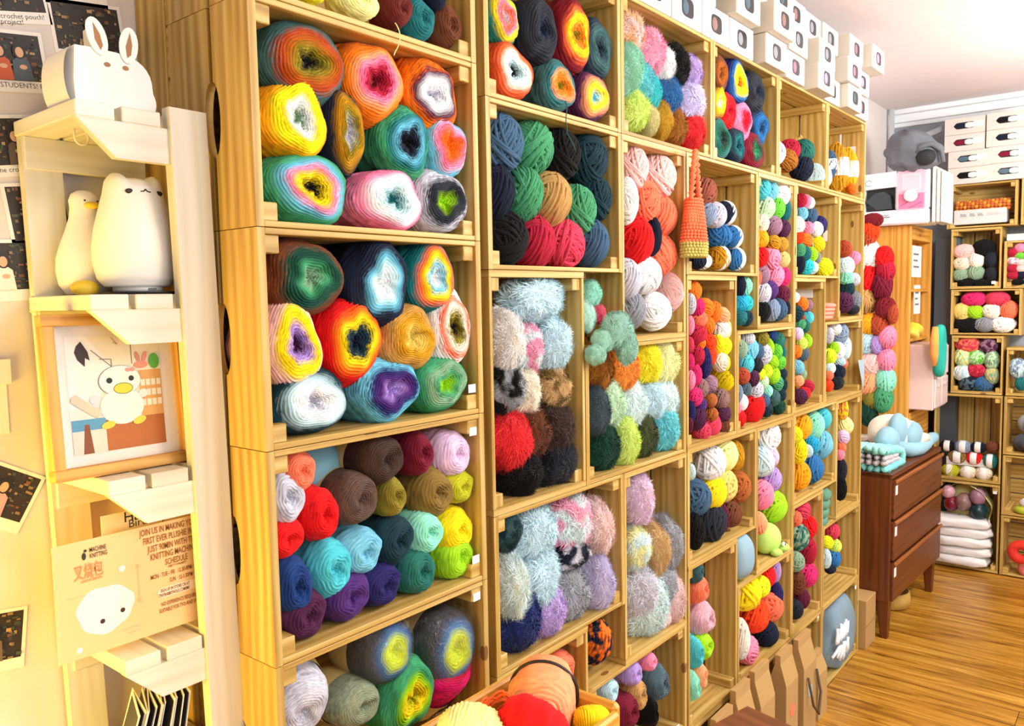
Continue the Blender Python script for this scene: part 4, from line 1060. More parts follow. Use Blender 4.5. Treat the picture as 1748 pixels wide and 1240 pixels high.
def xband():   # a label band round a skein whose long axis runs along x
    mb=MB(); m=32
    for i in range(5):
        x=-.38+.76*i/4; rr=math.sqrt(1-x*x)*1.06
        for k in range(m): t=2*PI*k/m; mb.v.append((x*100,rr*math.cos(t)*100,rr*math.sin(t)*100))
    for i in range(4):
        for k in range(m): mb.f.append((i*m+k,i*m+(k+1)%m,(i+1)*m+(k+1)%m,(i+1)*m+k)); mb.uv.append([(0,0)]*4); mb.mi.append(0)
    return mb.mesh('label_band',[plain('label_paper','f2f0ee',.5)],True)
XB=xband()
DIV=1.0
YN={'K':('yarn_cake','yarn cake'),'W':('yarn_ball','wound ball'),'S':('yarn_skein','skein'),'F':('fluffy_yarn_ball','fluffy ball'),'P':('banded_yarn_cake','banded cake'),'B':('banded_yarn_skein','banded skein')}
def place(me,name,loc,sc,mats,rot=0,parent=None):
    o=bpy.data.objects.new(name,me); COL.objects.link(o); o.location=loc; o.scale=sc
    if rot: o.rotation_euler=(0,0,rot)
    for i,m in enumerate(mats):
        if i<len(o.material_slots): o.material_slots[i].link='OBJECT'; o.material_slots[i].material=m
    if parent is not None: o.parent=parent
    return o
cnt=0; crate_key=None
rs=random.Random(3)
for ln in YARN.strip().split('\n'):
    if ln.startswith('#'):
        ck,plane,ph=[x.strip() for x in ln[1:].split('|')]; cur=ph; continue
    w=ln.split(); ty,cols=w[0],w[1].split('>'); X,Y,Z,a,b,c=[float(v) for v in w[2:8]]; row=w[8].replace('_row_down','_row').replace('_',' '); o_=w[9]; cnt+=1
    cn=[WORD.get(q,q) for q in cols]
    d='%s and %s %s'%(cn[0],cn[1],YN[ty][1]) if (len(cols)>1 and cn[-1]!=cn[0] and ty in 'FS') else ('%s %s with %s core'%(cn[0],YN[ty][1],cn[-1]) if len(cols)>1 else '%s %s'%(cn[0],YN[ty][1]))
    lab='%s, %s in %s of %s'%(d,o_,row,ph)
    if len(lab.split())>16: lab=lab.replace('yarn ','').replace('cake with','cake,').replace(' top row of',' top row,'); lab=' '.join([q for q in lab.split() if q!='of'][:99]) if len(lab.split())>16 else lab
    if len(lab.split())>16: lab=lab.replace(' of crate ',' of one ').replace(' with ',' , ').replace(' , ',' ') 
    grp='yarn in the '+ph; nm,_=YN[ty]; rot=0
    if plane=='X': loc=V(Y,X,Z); rot=-PI/2
    else: loc=V(X,Y,Z)
    fz={'K':1.06,'W':1.1,'S':1.12,'F':1.2,'P':1.04,'B':1.06}[ty]; a*=fz; b*=fz; c*=fz if ty!='K' or X>48 else 1.08
    near=X<128 and plane=='Y'
    cat='yarn'
    if ty=='K':
        big=c>4.6 and X<48
        me=cake_mesh('yarn_cake_mesh',100+cnt,n=3.6,ridges=15 if big else 10,irr=1.15,nt_=96 if big else 56,scale=(a,b,c),dimple=.22,amp=.024 if big else .03)
        if len(cols)==1: cols=cols*2
        me.materials.append(cakemat(cols)); o=place(me,nm,loc,(1,1,1),[]); tag(o,lab,cat,grp); continue
    if ty in 'WSF':
        pool={'W':WB,'F':FL,'S':SK_HI if near else SK_LO}[ty]; k={'W':1,'F':1.0,'S':1.0}[ty]
        me=pool[rs.randrange(len(pool))]; m=yarnmat(cols[0],cols[1] if len(cols)>1 else (None if ty!='W' else None),ty)
        if ty=='F': b=max(b,c*.8)
        if ty=='W' and plane=='Y': b=max(b,c*1.25); loc=V(X,b+1,Z)
        o=place(me,nm,loc,(a/100*k,b/100*k,c/100*k),[m],rot)
        o.rotation_euler[1]=rs.choice((0,0,PI/2 if abs(a-c)<.4 else 0,PI if ty!='W' else 0)); tag(o,lab,cat,grp); 
        continue
    root=thing(nm,loc,lab,cat,rot,grp)
    if ty=='P':
        tilt=rs.uniform(-.1,.1); n=3.4; big=X<48
        me=cake_mesh('yarn_cake_mesh',100+cnt,n=n,ridges=13,irr=.5,nt_=80,scale=(a,b,c),dimple=.2,amp=.018); cc=cols if len(cols)>1 else cols*2; me.materials.append(cakemat(cc))
        place(me,'yarn',(0,0,0),(1,1,1),[],parent=root)
        if cols[0]=='magenta':
            root.rotation_euler=(-.75,0,.25)
            for i,(rx_,ry_) in enumerate(((5.6,2.4),)):
                q=bpy.data.objects.new('band_label',None)
                mb=MB(); ps=[]
                for k in range(13):
                    t=-2.0+1.15*k/12; ps.append((a*1.10*math.cos(t),c*1.10*math.sin(t)))
                for k in range(13):
                    for yy in (-.05*b,.42*b): mb.v.append((ps[k][0],yy,ps[k][1]))
                for k in range(12): mb.f.append((2*k,2*k+1,2*k+3,2*k+2)); mb.uv.append([(0,0)]*4); mb.mi.append(0)
                bl=mb.build('black_label',plain('label_black','16140f',.5),root)
                for j,ch in enumerate('Scheepjes'):
                    t=-1.95+1.0*j/8; tx=text(ch,2.0,(a*1.115*math.cos(t),.30*b,c*1.115*math.sin(t)),bl,'f0e8d8',align='CENTER')
                    nx=Vector((math.cos(t),0,math.sin(t))); ty_=Vector((0,-1,0)); tx_=ty_.cross(nx); Mx=Matrix((tx_,ty_,nx)).transposed().to_4x4(); Mx.translation=tx.location; tx.matrix_local=Mx
        if cols[0]=='silver': root.rotation_euler=(.3,0,-.25)
        if cols[-1]=='limeyellow':
            wm_=MC.get('wrap')
            if not wm_:
                wm_,t_,b_=nt('clear_wrap')
                gl=t_.nodes.new('ShaderNodeBsdfGlossy'); gl.inputs['Roughness'].default_value=.08; tr_=t_.nodes.new('ShaderNodeBsdfTransparent'); mxs=t_.nodes.new('ShaderNodeMixShader'); lw_=t_.nodes.new('ShaderNodeLayerWeight'); lw_.inputs['Blend'].default_value=.35
                nn=t_.nodes.new('ShaderNodeTexNoise'); nn.inputs['Scale'].default_value=38; nn.inputs['Detail'].default_value=3; bp=t_.nodes.new('ShaderNodeBump'); bp.inputs['Strength'].default_value=1; bp.inputs['Distance'].default_value=.006; L(t_,nn.outputs['Fac'],bp.inputs['Height']); L(t_,bp.outputs[0],gl.inputs['Normal']); L(t_,bp.outputs[0],lw_.inputs['Normal'])
                L(t_,mathn(t_,'MULTIPLY_ADD',lw_.outputs['Facing'],.35,.05),mxs.inputs[0]); L(t_,tr_.outputs[0],mxs.inputs[1]); L(t_,gl.outputs[0],mxs.inputs[2]); L(t_,mxs.outputs[0],t_.nodes['Material Output'].inputs[0]); MC['wrap']=wm_
            mb=MB(); sd=rs.uniform(0,6); mb.blob((0,0,0),(a*1.12,b*1.1,c*1.12),nu=64,nv=40,e=.8,fn=lambda d:1+.012*math.sin(19*d[0]+9*d[2]+sd)+.012*math.sin(27*d[2]-13*d[0])+.01*math.sin(31*d[1]+11*d[0])); mb.build('plastic_wrap',wm_,root,True)
        bm=band_mesh(-.15,.85,1.07,n=n); bo=bm.build('paper_band',plain('kraft_label','d8bf7c',.55),root,True); bo.scale=(a/100,b/100,c/100)
    else:
        me=(SK_HI if near else SK_LO)[rs.randrange(4)]; place(me,'yarn',(0,0,0),(a/100,b/100,c/100),[yarnmat(cols[0],None,'S')],parent=root)
        if c>1.4*a:
            q=place(XB,'label_band',(0,0,0),(c/100,b/100,a/100),[],parent=root); q.rotation_euler=(0,PI/2,0)
        else: place(XB,'label_band',(0,0,0),(a/100,b/100,c/100),[],parent=root)
print('yarn things',cnt)
# ---------------------------------------------------------------- the white ladder shelf at the left
random.seed(11)
lw=LADW()
ls=thing('ladder_shelf',V(-12,10,-160),'white painted ladder shelf standing between photo wall and pine crates','shelf')
def LV(mb): mb.v=[(x+12,y-10,z+160) for x,y,z in mb.v]; return mb
def lean(z,x0): return x0+ (15.5-z)*.0265   # the uprights lean slightly
# near upright: front face towards the room
mb=MB(); b=-160
mb.prism([(lean(16.2,-6.6),16.2),(lean(16.2,-1.2),16.2),(lean(b,-1.6)-1.2,b),(lean(b,-6.6)-1.0,b)],9.0,10.9,axis=1,grain=1); LV(mb).build('upright',lw,ls)
mb=MB(); mb.prism([(lean(15,-18.3),15.2),(lean(15,-13.2),15.2),(lean(b,-13.2)-1,b),(lean(b,-18.3)-1,b)],27.6,29.2,axis=1,grain=1); LV(mb).build('upright',lw,ls)
for i,(zt,x0,x1,zb) in enumerate(((15.3,-18.6,-6.2,8.6),(-8.9,-18.1,-5.8,-15.5),(-33.1,-17.2,-5.2,-39.7),(-57.6,-16.4,-4.6,-64.3),(-77,-15.8,-4.2,-84))):
    zs=zt-2.0
    mb=MB(); mb.prism([(x0,zs),(x1+.1,zs),(x1,zb),(x0+4.9,zb)],9.6,11.0,axis=1,grain=0); LV(mb).build('bracket',lw,ls)
    mb=MB(); mb.box(x0+.6,-1.0,27.2,28.4,zb+.2,zs,c=.1); LV(mb).build('back_rail',lw,ls)
    if i: 
        mb=MB(); mb.prism([(x0,zs),(-1.5,zs),(-1.5,zb),(x0+4.9,zb)],28.5,29.2,axis=1); LV(mb).build('bracket',lw,ls)
    for k,(a,bb) in enumerate(((x0,x0+4.9),(x0+5.8,x0+11.0),(x0+12.0,min(x0+16.5,-.6)))):
        mb=MB(); mb.box(a,bb,9.5 if k<2 else 11.0,28.9,zs,zt,c=.12); LV(mb).build('slat',lw,ls)
mb=MB(); pts=[(-15.2,18,13.3),(-15.2,18,12.7)]+[(-15.2+.9-.9*math.cos(t),18,12.2-.9*math.sin(t)) for t in [PI*i/10*1.25 for i in range(11)]]
mb.tube(pts,.16,n=8); LV(mb).build('hook',plain('hook_plastic','f2ead8',.3),ls,True)
# bunny shaped gift box
wp=plain('white_card','f5f3ef',.55); tg=thing('bunny_gift_box',V(-11.9,18,15.35),'white paper gift box with two bunny ears on the top ladder slats','box')
prof=[(-5.2,0),(4.9,0)]+[(4.9+.5*math.sin(PI*q/8),3.2*q/8) for q in range(1,8)]+[(5.0*math.cos(q*PI/16)**.8 if q<8 else 0,3.2+4.3*math.sin(q*PI/16)**.8) for q in range(0,9)]+[(-3.2,7.5),(-5.0,7.4),(-5.3,3.2)]
mb=MB(); mb.prism(prof,-5.5,1.5,axis=1); mb.build('box_body',wp,tg)
mb=MB(); n=16
for i in range(n+1):   # rolled side flap seen at the left
    t=-PI/2+PI*i/n; 
    for yy in (-5.3,1.5): mb.v.append((-5.2-1.2*math.cos(t),yy,3.6+3.6*math.sin(t)))
for i in range(n): mb.f.append((2*i,2*i+1,2*i+3,2*i+2)); mb.uv.append([(0,0)]*4); mb.mi.append(0)
mb.build('side_flap',wp,tg)
br=plain('ear_brown','a8794e',.7)
for (ex,ez,a) in ((-2.2,9.0,.28),(1.9,8.7,-.12)):
    mb=MB(); mb.prism(ell(ex,ez,1.25,2.4,24,a),-5.72,-5.56,axis=1); e=mb.build('ear',wp,tg)
    mb=MB(); mb.prism([(ex+p*math.cos(a)-q*math.sin(a),ez+p*math.sin(a)+q*math.cos(a)) for p,q in ((0,1.7),(.42,.2),(.35,-1.2),(-.1,-1.7),(-.4,-.3))],-5.80,-5.73,axis=1); mb.build('ear_cutout',br,e)
for ex in (-1.0,1.4):
    mb=MB(); mb.prism(ell(ex,5.7,.42,.3,16),-5.58,-5.51,axis=1); mb.build('eye',br,tg)
# cat lamp
def plush_fn(seed): 
    r=random.Random(seed); return None
tg=thing('cat_night_lamp',V(-8.2,17,-8.85),'rounded white silicone lamp with small cat face, nearest on the second shelf','lamp')
sil=plain('white_silicone','f7f2ea',.42)
prof=[(2.0,1.0),(4.4,1.1),(5.3,2.2),(5.75,4.4),(5.8,6.4),(5.4,9),(4.7,11.6),(4.2,13.4),(3.7,14.8),(2.8,15.7),(1.4,16.1),(.2,16.15)]
P2=[]
for i in range(len(prof)-1):
    for k in range(4): t=k/4; P2.append((prof[i][0]*(1-t)+prof[i+1][0]*t,prof[i][1]*(1-t)+prof[i+1][1]*t))
P2.append(prof[-1])
def catf(p,t,u):
    x,y,z=p
    e=max(0,1-((x-2.9)/1.3)**2-((z-15.3)/2)**2)+max(0,1-((x+2.9)/1.3)**2-((z-15.3)/2)**2)
    return (x*1.0,y,z+1.0*e*(1 if z>13.5 else 0))
mb=MB(); mb.lathe(P2,n=48,sx=1,sy=.86,fn=catf); mb.build('lamp_body',sil,tg,True)
mb=MB(); mb.lathe([(3.0,0.35),(3.3,.5),(3.3,1.1),(2.8,1.3)],n=32); mb.build('lamp_base',plain('white_plastic','efece6',.4),tg,True)
mb=MB(); mb.prism([(-.2,.45),(.9,.45),(.9,.85),(-.2,.85)],-3.38,-3.2,axis=1); mb.build('power_switch',plain('grey_plastic','77757a',.5),tg)
blk=plain('print_black','181210',.5)
ysurf=lambda x,z: -.86*math.sqrt(max(.1,np.interp(z,[q[1] for q in prof],[q[0] for q in prof])**2-x*x))
for ex in (-1.95,2.2):
    mb=MB(); mb.blob((ex,ysurf(ex,14.0)-.02,14.0),(.6,.16,.36),nu=16,nv=8); mb.build('eye',blk,tg,True)
mb=MB()
for s in (-1,1): mb.tube([(.1+s*.0,ysurf(.1,14.35)-.03,14.4),(.1+s*.25,ysurf(.3,14.1)-.03,14.1),(.1+s*.7,ysurf(.7,14.05)-.03,14.05)],.09,n=6)
mb.build('mouth',blk,tg,True)
# duck lamp
tg=thing('duck_night_lamp',V(-11.8,24.2,-8.85),'pale duck shaped lamp with yellow bill and foot behind the cat lamp','lamp')
prof=[(1.5,.1),(3.0,.2),(3.9,1.5),(4.2,3.4),(4.1,5.2),(3.5,7.2),(2.7,9.2),(2.1,11),(1.95,12.4),(2.05,13.4),(1.7,14.3),(.9,14.8),(.1,14.9)]
mb=MB(); mb.lathe(prof,n=40,sy=.8); mb.build('lamp_body',sil,tg,True)
yc=plain('duck_yellow','eccb3a',.5)
mb=MB(); mb.blob((.3,-1.75,12.7),(1.05,.7,.5),nu=20,nv=10); mb.build('bill',yc,tg,True)
for ex in (-.55,1.2): mb=MB(); mb.blob((ex,-1.55,13.35),(.16,.12,.13),nu=10,nv=6); mb.build('eye',blk,tg,True)
for fx in (-2.4,): mb=MB(); mb.blob((fx,-4.3,1.0),(1.9,1.6,1.1),nu=20,nv=10); mb.build('foot',yc,tg,True)
# dark coaster tray under the cat lamp
t=MB(); t.lathe([(0.1,0),(6.0,0),(6.6,.3),(6.6,.42),(6.0,.32),(.1,.3)],n=48,sy=.72); o=t.build('dark_round_tray',plain('tray_black','2a2628',.35),loc=V(-6.6,17,-8.88)); tag(o,'thin black round tray with pale rim under the cat lamp','tray')
# framed drawing
ft=thing('framed_drawing',V(-12.6,14.6,-33.0),'oak framed drawing of white plush duck leaning on the third shelf','picture')
ft.rotation_euler=(math.radians(-4),0,0)
ok=woodmat('oak_frame','d09a44','a86e22','e0b260',knots=False,gs=1.3)
fw_,fh=19.2,21.6; bw=1.5
for nm,(x0,x1,z0,z1) in (('a',(-fw_/2,fw_/2,0,bw)),('b',(-fw_/2,fw_/2,fh-bw,fh)),('c',(-fw_/2,-fw_/2+bw,bw,fh-bw)),('d',(fw_/2-bw,fw_/2,bw,fh-bw))):
    mb=MB(); mb.box(x0,x1,-1.6,.4,z0,z1,c=.1); mb.build('frame_side',ok,ft)
mb=MB(); mb.box(-fw_/2+.3,fw_/2-.3,.0,.3,.3,fh-.3); mb.build('backing_board',plain('mat_board','f1ece6',.8),ft)
P=Pic(); P.rect(-6.5,6.3,2.8,18.8,'efe8dc'); P.rect(-6.4,6.2,10.5,18.7,'f2e6c8')
P.poly([(-6.4,18.7),(-3.8,18.7),(-.6,14.6),(-3,9),(-6.4,9)],'f6f2ea')
P.rect(-2,6.2,3.0,7.2,'b9692a'); P.rect(3,6.2,7.2,13.6,'e0a860')
for i in range(3):
    for k in range(4): P.rect(3.2+k*.75,3.8+k*.75,8.6+i*1.4,9.5+i*1.4,'f6ead2')
P.rect(-6.4,-2,6.0,7.6,'5aa0c4'); P.rect(-6.4,-2.1,3.0,6.1,'e6dccb'); P.poly([(-5.2,3.0),(-3.8,3.0),(-4.2,6.9),(-4.8,6.9)],'8a4a24')
P.poly([(-5.0,17.4),(-4.4,18.0),(-3.6,16.6),(-3.4,15.4),(-4,15.8),(-4.1,14.6),(-5.0,15.6),(-5.3,16.6)],'2c1a18')
P.line([(-3.2,16.8),(-.6,14.4),(-.6,15.4),(-2.2,15.5)],.09,'6c6058'); P.line([(2.2,18.7),(2.2,14.6)],.09,'6c6058'); P.line([(-.4,18.4),(.4,17.4),(-.2,17.7)],.08,'a07050')
P.poly(ell(.4,8.9,3.0,2.5,30),'f1ece6'); P.poly(ell(.3,12.4,2.9,2.1,30),'8b8688'); P.poly(ell(.35,12.4,2.82,2.03,30),'f7f3ee'); P.poly(ell(.4,8.9,2.85,2.35,30),'f5f1ea')
P.poly(ell(-1.1,12.5,.42,.4,18),'1c1614'); P.poly(ell(1.9,12.6,.38,.38,18),'1c1614'); P.poly(ell(.7,11.3,1.35,.78,24),'6a6a2a'); P.poly(ell(.7,11.3,1.25,.68,24),'d8d836')
P.poly(ell(-3.2,10.1,.7,.6,18),'d9dfe6'); P.poly(ell(3.4,10.4,.6,.6,18),'efe9e2'); P.poly(ell(-1.7,6.5,.95,.5,18,.2),'d3d344'); P.poly(ell(2.6,6.7,.95,.5,18,.3),'d3d344')
P.poly([(-6.3,10.6),(-5.6,11),(-3.2,9.0),(-2.5,8.8),(-2.5,8.2),(-3.0,7.6),(-4,8.2),(-6.3,10.0)],'f2cfb4'); P.poly(ell(1.5,13.8,.4,.28,12),'e89a90'); P.poly(ell(2.1,13.8,.4,.28,12),'e89a90')
P.poly(ell(5.3,14.8,.75,1.1,18),'5aae3c'); P.poly(ell(3.4,14.4,1.0,.5,18),'e8927a'); P.poly(ell(3.0,15.5,.3,.8,14,.3),'d88a78'); P.poly(ell(4.0,15.5,.3,.8,14,-.3),'e8927a')
P.build('drawing',ft,(0,-.02,0))
# poster cards on the fourth shelf
pt=thing('workshop_poster',V(-12.6,12.4,-57.1),'peach workshop poster with white bun character propped on the fourth shelf','poster')
mb=MB(); mb.box(-10.8,11.2,0,.12,.8,16.3,c=.02); mb.build('card',plain('poster_peach','f2c890',.5),pt)
P=Pic()
pf=[]
for i in range(40):
    t=2*PI*i/40; r=1+.05*math.sin(3*t+.5)+.03*math.sin(7*t); pf.append((-4.6+3.75*r*math.cos(t),6.3+3.2*r*math.sin(t)*(1.05 if math.sin(t)>0 else .95)))
P.poly(pf,'f3ecea'); P.poly(ell(-5.1,4.9,.33,.33,18),'3c2420'); P.poly(ell(-2.4,5.6,.33,.33,18),'3c2420')
P.line([(-.1,6.1),(-.1,11.2)],.07,'d8a884'); P.line([(-.5,10.8),(-.1,11.3),(.3,10.8)],.07,'d8a884'); P.line([(-.4,6.5),(-.1,6.0),(.3,6.5)],.07,'d8a884')
P.poly(ell(-8.2,2.0,.4,.4,12),'fbf6ee'); P.poly(ell(-2.2,11.3,.45,.45,12),'fbf6ee'); P.poly(ell(-7.0,14.2,.28,.5,12),'2e2624'); P.poly(ell(-6.8,14.9,.2,.2,12),'2e2624')
P.poly([(3.2,5.6),(9.8,5.6),(9.8,7.0),(3.2,7.0)],'fae8d0'); P.poly(ell(3.2,6.3,.7,.7,20),'fae8d0')
for (a_,b_,w_) in ((-9.4,9.1,2.2),(-2.8,2.8,2.6),(-1.9,2.2,1.6)): P.line([(a_,b_),(a_+w_,b_)],.1,'d8b894')
P.build('picture',pt,(0,-.02,0))
bc='8c5224'
def T(s,x,z,size,col=bc,bold=1.2,xs=.56,par=None,y=-.12): text(s,size*1.12,(x-(1.3 if x>1 else 0),y,z),par or pt,col,bold=bold,xs=xs)
T('JOIN US IN MAKING YOUR',1.7,15.0,1.15); T('FIRST EVER PLUSHIE IN',2.1,13.75,1.15); T('JUST 90MIN WITH THE',2.7,12.5,1.15); T('KNITTING MACHINE!',3.0,11.3,1.15)
T('SCHEDULE',5.1,10.15,1.1); T('SUBJECT TO AVAILABILITY',5.5,9.7,.36)
T('MON - TUE - FRI   12.30-8PM',2.9,8.6,.78); T('SUN   12-1.30PM',5.6,7.55,.78)
T('SIGN UP IN STORE OR AT',4.2,6.4,.6); T('TINYRABBITHOLE.COM/MK',3.9,5.75,.6)
T('NO EXPERIENCE REQUIRED',4.2,4.4,.72); T('SUITABLE FOR 7YO AND UP',3.9,3.5,.72)
T('MACHINE',-6.3,14.6,.78,'3a2c28'); T('KNITTING',-6.3,13.8,.78,'3a2c28'); T('叉烧包',-8.4,11.4,2.0,'cf8752',1.8); T('A KIND OF DRIED BUN',-7.6,10.8,.42,'cf8752')
gt=thing('greeting_card',V(-10,14.6,-57.1),'pale yellow greeting card with Happy lettering tucked behind the workshop poster','card')
mb=MB(); mb.box(-6.2,8,0,.15,.8,18.4,c=.02); mb.build('card',plain('card_yellow','f0dc9c',.6),gt)
text('Happy',2.0,(-3.2,-.02,16.9),gt,'3a2418',tilt=0,bold=1.5); text('Birthday',1.6,(-2.6,-.02,16.0),gt,'3a2418')
mb=MB(); mb.box(0,12.5,0,.12,0,18.8,c=.02); o=mb.build('orange_card',plain('orange_card','e8702a',.6),loc=V(-12.4,15.6,-56.2)); tag(o,'orange card edge showing behind the yellow Happy greeting card','card')
# loose photo cards in the lower shelf
for i in range(13):
    mb=MB(); mb.box(-.06,.06,-4.4,4.4,0,10.6,c=.01); mb.box(-.075,-.06,-3.9,3.9,2.2,10.1,c=.005,mi=1)
    o=mb.build('instant_photo',[plain('photo_white','eeeae6',.5),plain('photo_black','2c2826',.3)]); o.location=V(-15.2+.72*i,17+.25*math.sin(i*2.1),-76.9); o.rotation_euler=(0,.30-.012*i,.10*math.sin(i*1.7)-.35)
    tag(o,'loose instant photo standing in the fanned row on the lowest visible ladder shelf','photo','loose photos fanned on the ladder shelf')
mb=MB()
mb.tube([(0,0,0),(.3,0,3),(0,0,6),(-.3,0,9),(-2.2,0,10.5),(-4,0,9.5)],1.2,n=14); o=mb.build('umbrella_handle',plain('black_rubber','17161a',.35),None,True); o.location=V(-3.2,22,-76.9); tag(o,'black curved umbrella handle standing on the lower ladder shelf','umbrella')
# ---------------------------------------------------------------- instant photos on the wall
def photo(cx,cz,w,h,ang,label,seed,writing=None,people=1,shirt='c8643c',land=True):
    t=thing('instant_photo',V(cx,29.96,cz),label,'photo'); t.rotation_euler=(0,-ang,0); r=random.Random(seed)
    mb=MB(); mb.box(-w/2,w/2,-.12,0,-h/2,h/2,c=.01); mb.build('photo_card',plain('photo_white','eeeae6',.5),t)
    P=Pic(); x0,x1,z0,z1=-w/2+.5,w/2-.5,-h/2+1.6,h/2-.5; P.rect(x0,x1,z0,z1,'2a2320')
    pal=['4c3c2c','6a5a40','8a7050','3a4a44','b09060','2c3a44','7a4a30','1c1c20','94785c','405038']
    for _ in range(70):
        a=r.uniform(x0,x1-.5); b_=r.uniform(z0,z1-.35); P.rect(a,min(x1,a+r.uniform(.2,.8)),b_,min(z1,b_+r.uniform(.15,.5)),r.choice(pal))
    for k in range(people):
        px=(x0+x1)/2+(k-(people-1)/2)*2.2+r.uniform(-.3,.3); s=(z1-z0)/6.2
        P.poly([(px-1.3*s,z0),(px+1.3*s,z0),(px+1.05*s,z0+2.6*s),(px+.4*s,z0+3.1*s),(px-.4*s,z0+3.1*s),(px-1.05*s,z0+2.6*s)],shirt if k==0 else '4a5560')
        P.poly(ell(px,z0+3.9*s,.85*s,1.05*s,18),'1a1412'); P.poly(ell(px,z0+3.75*s,.52*s,.7*s,18),'d8a888'); P.poly(ell(px+.2*s,z0+1.8*s,.5*s,.32*s,12),'d8a888')
    P.build('picture',t,(0,-.125,0))
    if writing:
        for i,l in enumerate(writing): text(l,.95,(-w/2+.5,-.13,-h/2+.65-i*.75),t,'2a2624',name='handwriting')
photo(-17.6,33.6,9.2,9.0,.2,'instant photo at the top left corner reading crochet pouch',1,['ssful crochet pouch!','first project!'],0)
photo(-18.2,23.8,9.6,8.4,.12,'instant photo of smiling person in orange top captioned students',2,['FIRST STUDENTS! FEB 23'],2,'c4562e')
photo(-7.2,30.2,10.6,8.6,.12,'instant photo of person in cream jacket behind the bunny gift box',3,['me'],1,'e0d4b8')
photo(-8.9,36.6,9,6,.12,'instant photo cut off at the top edge above the bunny box',9,['g'],0)
photo(-18.4,12.2,10.5,8.4,.16,'instant photo at left edge captioned the crochet, beside upper ladder post',4,[' and the crochet'],1,'5a4a3c')
photo(-15.6,2.6,8.6,9.6,.13,'dark instant photo partly hidden behind the duck lamp',5,["I'm"],0)
photo(-20.7,-5.2,9.2,8.6,.05,'instant photo of person in white shirt left of second ladder shelf',6,None,1,'e8e2da')
photo(-23.0,-36.6,9.0,8.6,-.52,'strongly tilted instant photo with pink detail left of framed drawing',7,['   28'],1,'d89aa4')
photo(-25.6,-57.0,9.2,8.8,-.12,'lowest instant photo at the left edge beside the workshop poster',8,['      m.'],1,'6a5a48')
mb=MB(); mb.box(-3,1.9,-.1,0,-5.5,4,c=.02); mb.box(-3,2.3,-.9,-.1,1.5,5,c=.02); o=mb.build('paper_note',plain('paper_white2','efe9e2',.7),loc=V(-23.2,29.95,-22.5)); tag(o,'white folded paper note taped on the wall at the left edge','note')
# ---------------------------------------------------------------- white window boxes on top of the crates
BX=plain('box_white','d3d1ce',.5); BE2=plain('box_beige','d8cfc0',.7); WIN=plain('box_window','1e1c24',.15)
def wbox(name,loc,w,d,h,label,ycol,rz=0,group=None,body=BX,oval=False,wx=.5):
    t=thing(name,loc,label,'box',rz,group)
    mb=MB(); mb.box(0,w,0,d,0,h,c=.12); mb.build('carton',BE2 if body is BX else body,t)
    mb=MB(); n=14; pts=[(0.1,h)]+[(w*i/n,.25+1.1*math.sin(PI*i/n)) for i in range(n+1)]+[(w-.1,h)]
    pts[1]=(0.1,.25); pts[-2]=(w-.1,.25)
    mb.prism(pts,-.12,0,axis=1); mb.build('front_flap',body,t)
    cx=w*wx; cz=h*.52; rx,rz_=(w*.2,h*.28) if not oval else (w*.16,h*.2)
    if oval: shp=[(cx+(rx if math.cos(q)>0 else -rx)+rz_*math.cos(q),cz+rz_*math.sin(q)) for q in [2*PI*i/28 for i in range(28)]]
    else: shp=[(cx+rx*math.copysign(abs(math.cos(q))**.55,math.cos(q)),cz+rz_*math.copysign(abs(math.sin(q))**.55,math.sin(q))) for q in [2*PI*i/28 for i in range(28)]]
    mb=MB(); mb.prism(shp,-.16,-.125,axis=1); wn=mb.build('window',WIN,t)
    mb=MB(); 
    if oval:
        mb.blob((cx-rx*.7,-.14,cz),(rx*1.0,.25,rz_*.75),mi=0,nu=16,nv=8); mb.blob((cx+rx*.8,-.14,cz),(rx*.9,.25,rz_*.85),mi=1,nu=16,nv=8)
        mb.build('yarn_inside',[yarnmat(ycol),plain('tag_white','eeeae4',.6)],wn,True)
        mb=MB(); mb.box(w*.72,w*.96,-.18,-.13,h*.4,h*.72,c=.01); mb.build('sticker',plain('tag_white','eeeae4',.6),t)
    else:
        mb.blob((cx-rx*.35,-.13,cz-.1),(rx*.5,.25,rz_*.75),nu=16,nv=8); mb.build('yarn_inside',yarnmat(ycol),wn,True)
    mb=MB(); mb.tube([(w*.17+.45*math.cos(q),-.14,cz+.2+.45*math.sin(q)) for q in [2*PI*i/14 for i in range(14)]],.05,n=4,closed=True); mb.box(w*.24,w*.34,-.15,-.12,cz+.1,cz+.22,c=.005); mb.build('printed_mark',plain('print_grey','9a98a0',.6),t)
    return t
tiers=[(57.05,[(69,0),(85.2,0),(101.5,0),(118,0),(134.6,0),(151.2,0),(170.5,2.6),(190.2,1.2),(211,4.2),(229,0.5),(246,3.2),(263,.8)]),
 (65.6,[(60,0),(76.5,1),(93,0),(110,1.5),(126.4,0),(149,3),(170,5.2),(190.8,2.0),(213.4,3.6),(242,4.2),(260,2.0)]),
 (74.15,[(56,0),(73,0),(90,1),(107,0),(124,2),(141,1.0),(158.4,1.2),(176,2.4),(192.5,.5),(209,0),(225.8,.6),(245,3.8),(263,6.6)]),
 (82.7,[])]
yw=['a08ca0','8c98a8','6a6a74','b0a0c0','9a8c94','c0a8b8','5c646c']
on=['lowest','second','third']
for ti,(z,xs) in enumerate(tiers[:3]):
    for i,(x,pr) in enumerate(xs):
        if x+16.4<100 : continue
        n=len([q for q in xs if q[0]>=x]); od=['first','second','third','fourth','fifth','sixth','seventh','eighth','ninth','tenth','eleventh'][n-1]
        wbox('yarn_gift_box',V(x,-pr,z),16.2,19.5,8.4,'white window box, %s from the far end in %s tier above the crates'%(od,on[ti]),yw[(i*3+ti)%7] if False else ['mauve','grey','slate','lilac','grey','taupe','bluegrey'][(i*3+ti)%7],group='white window boxes on top of the crates',wx=.52)
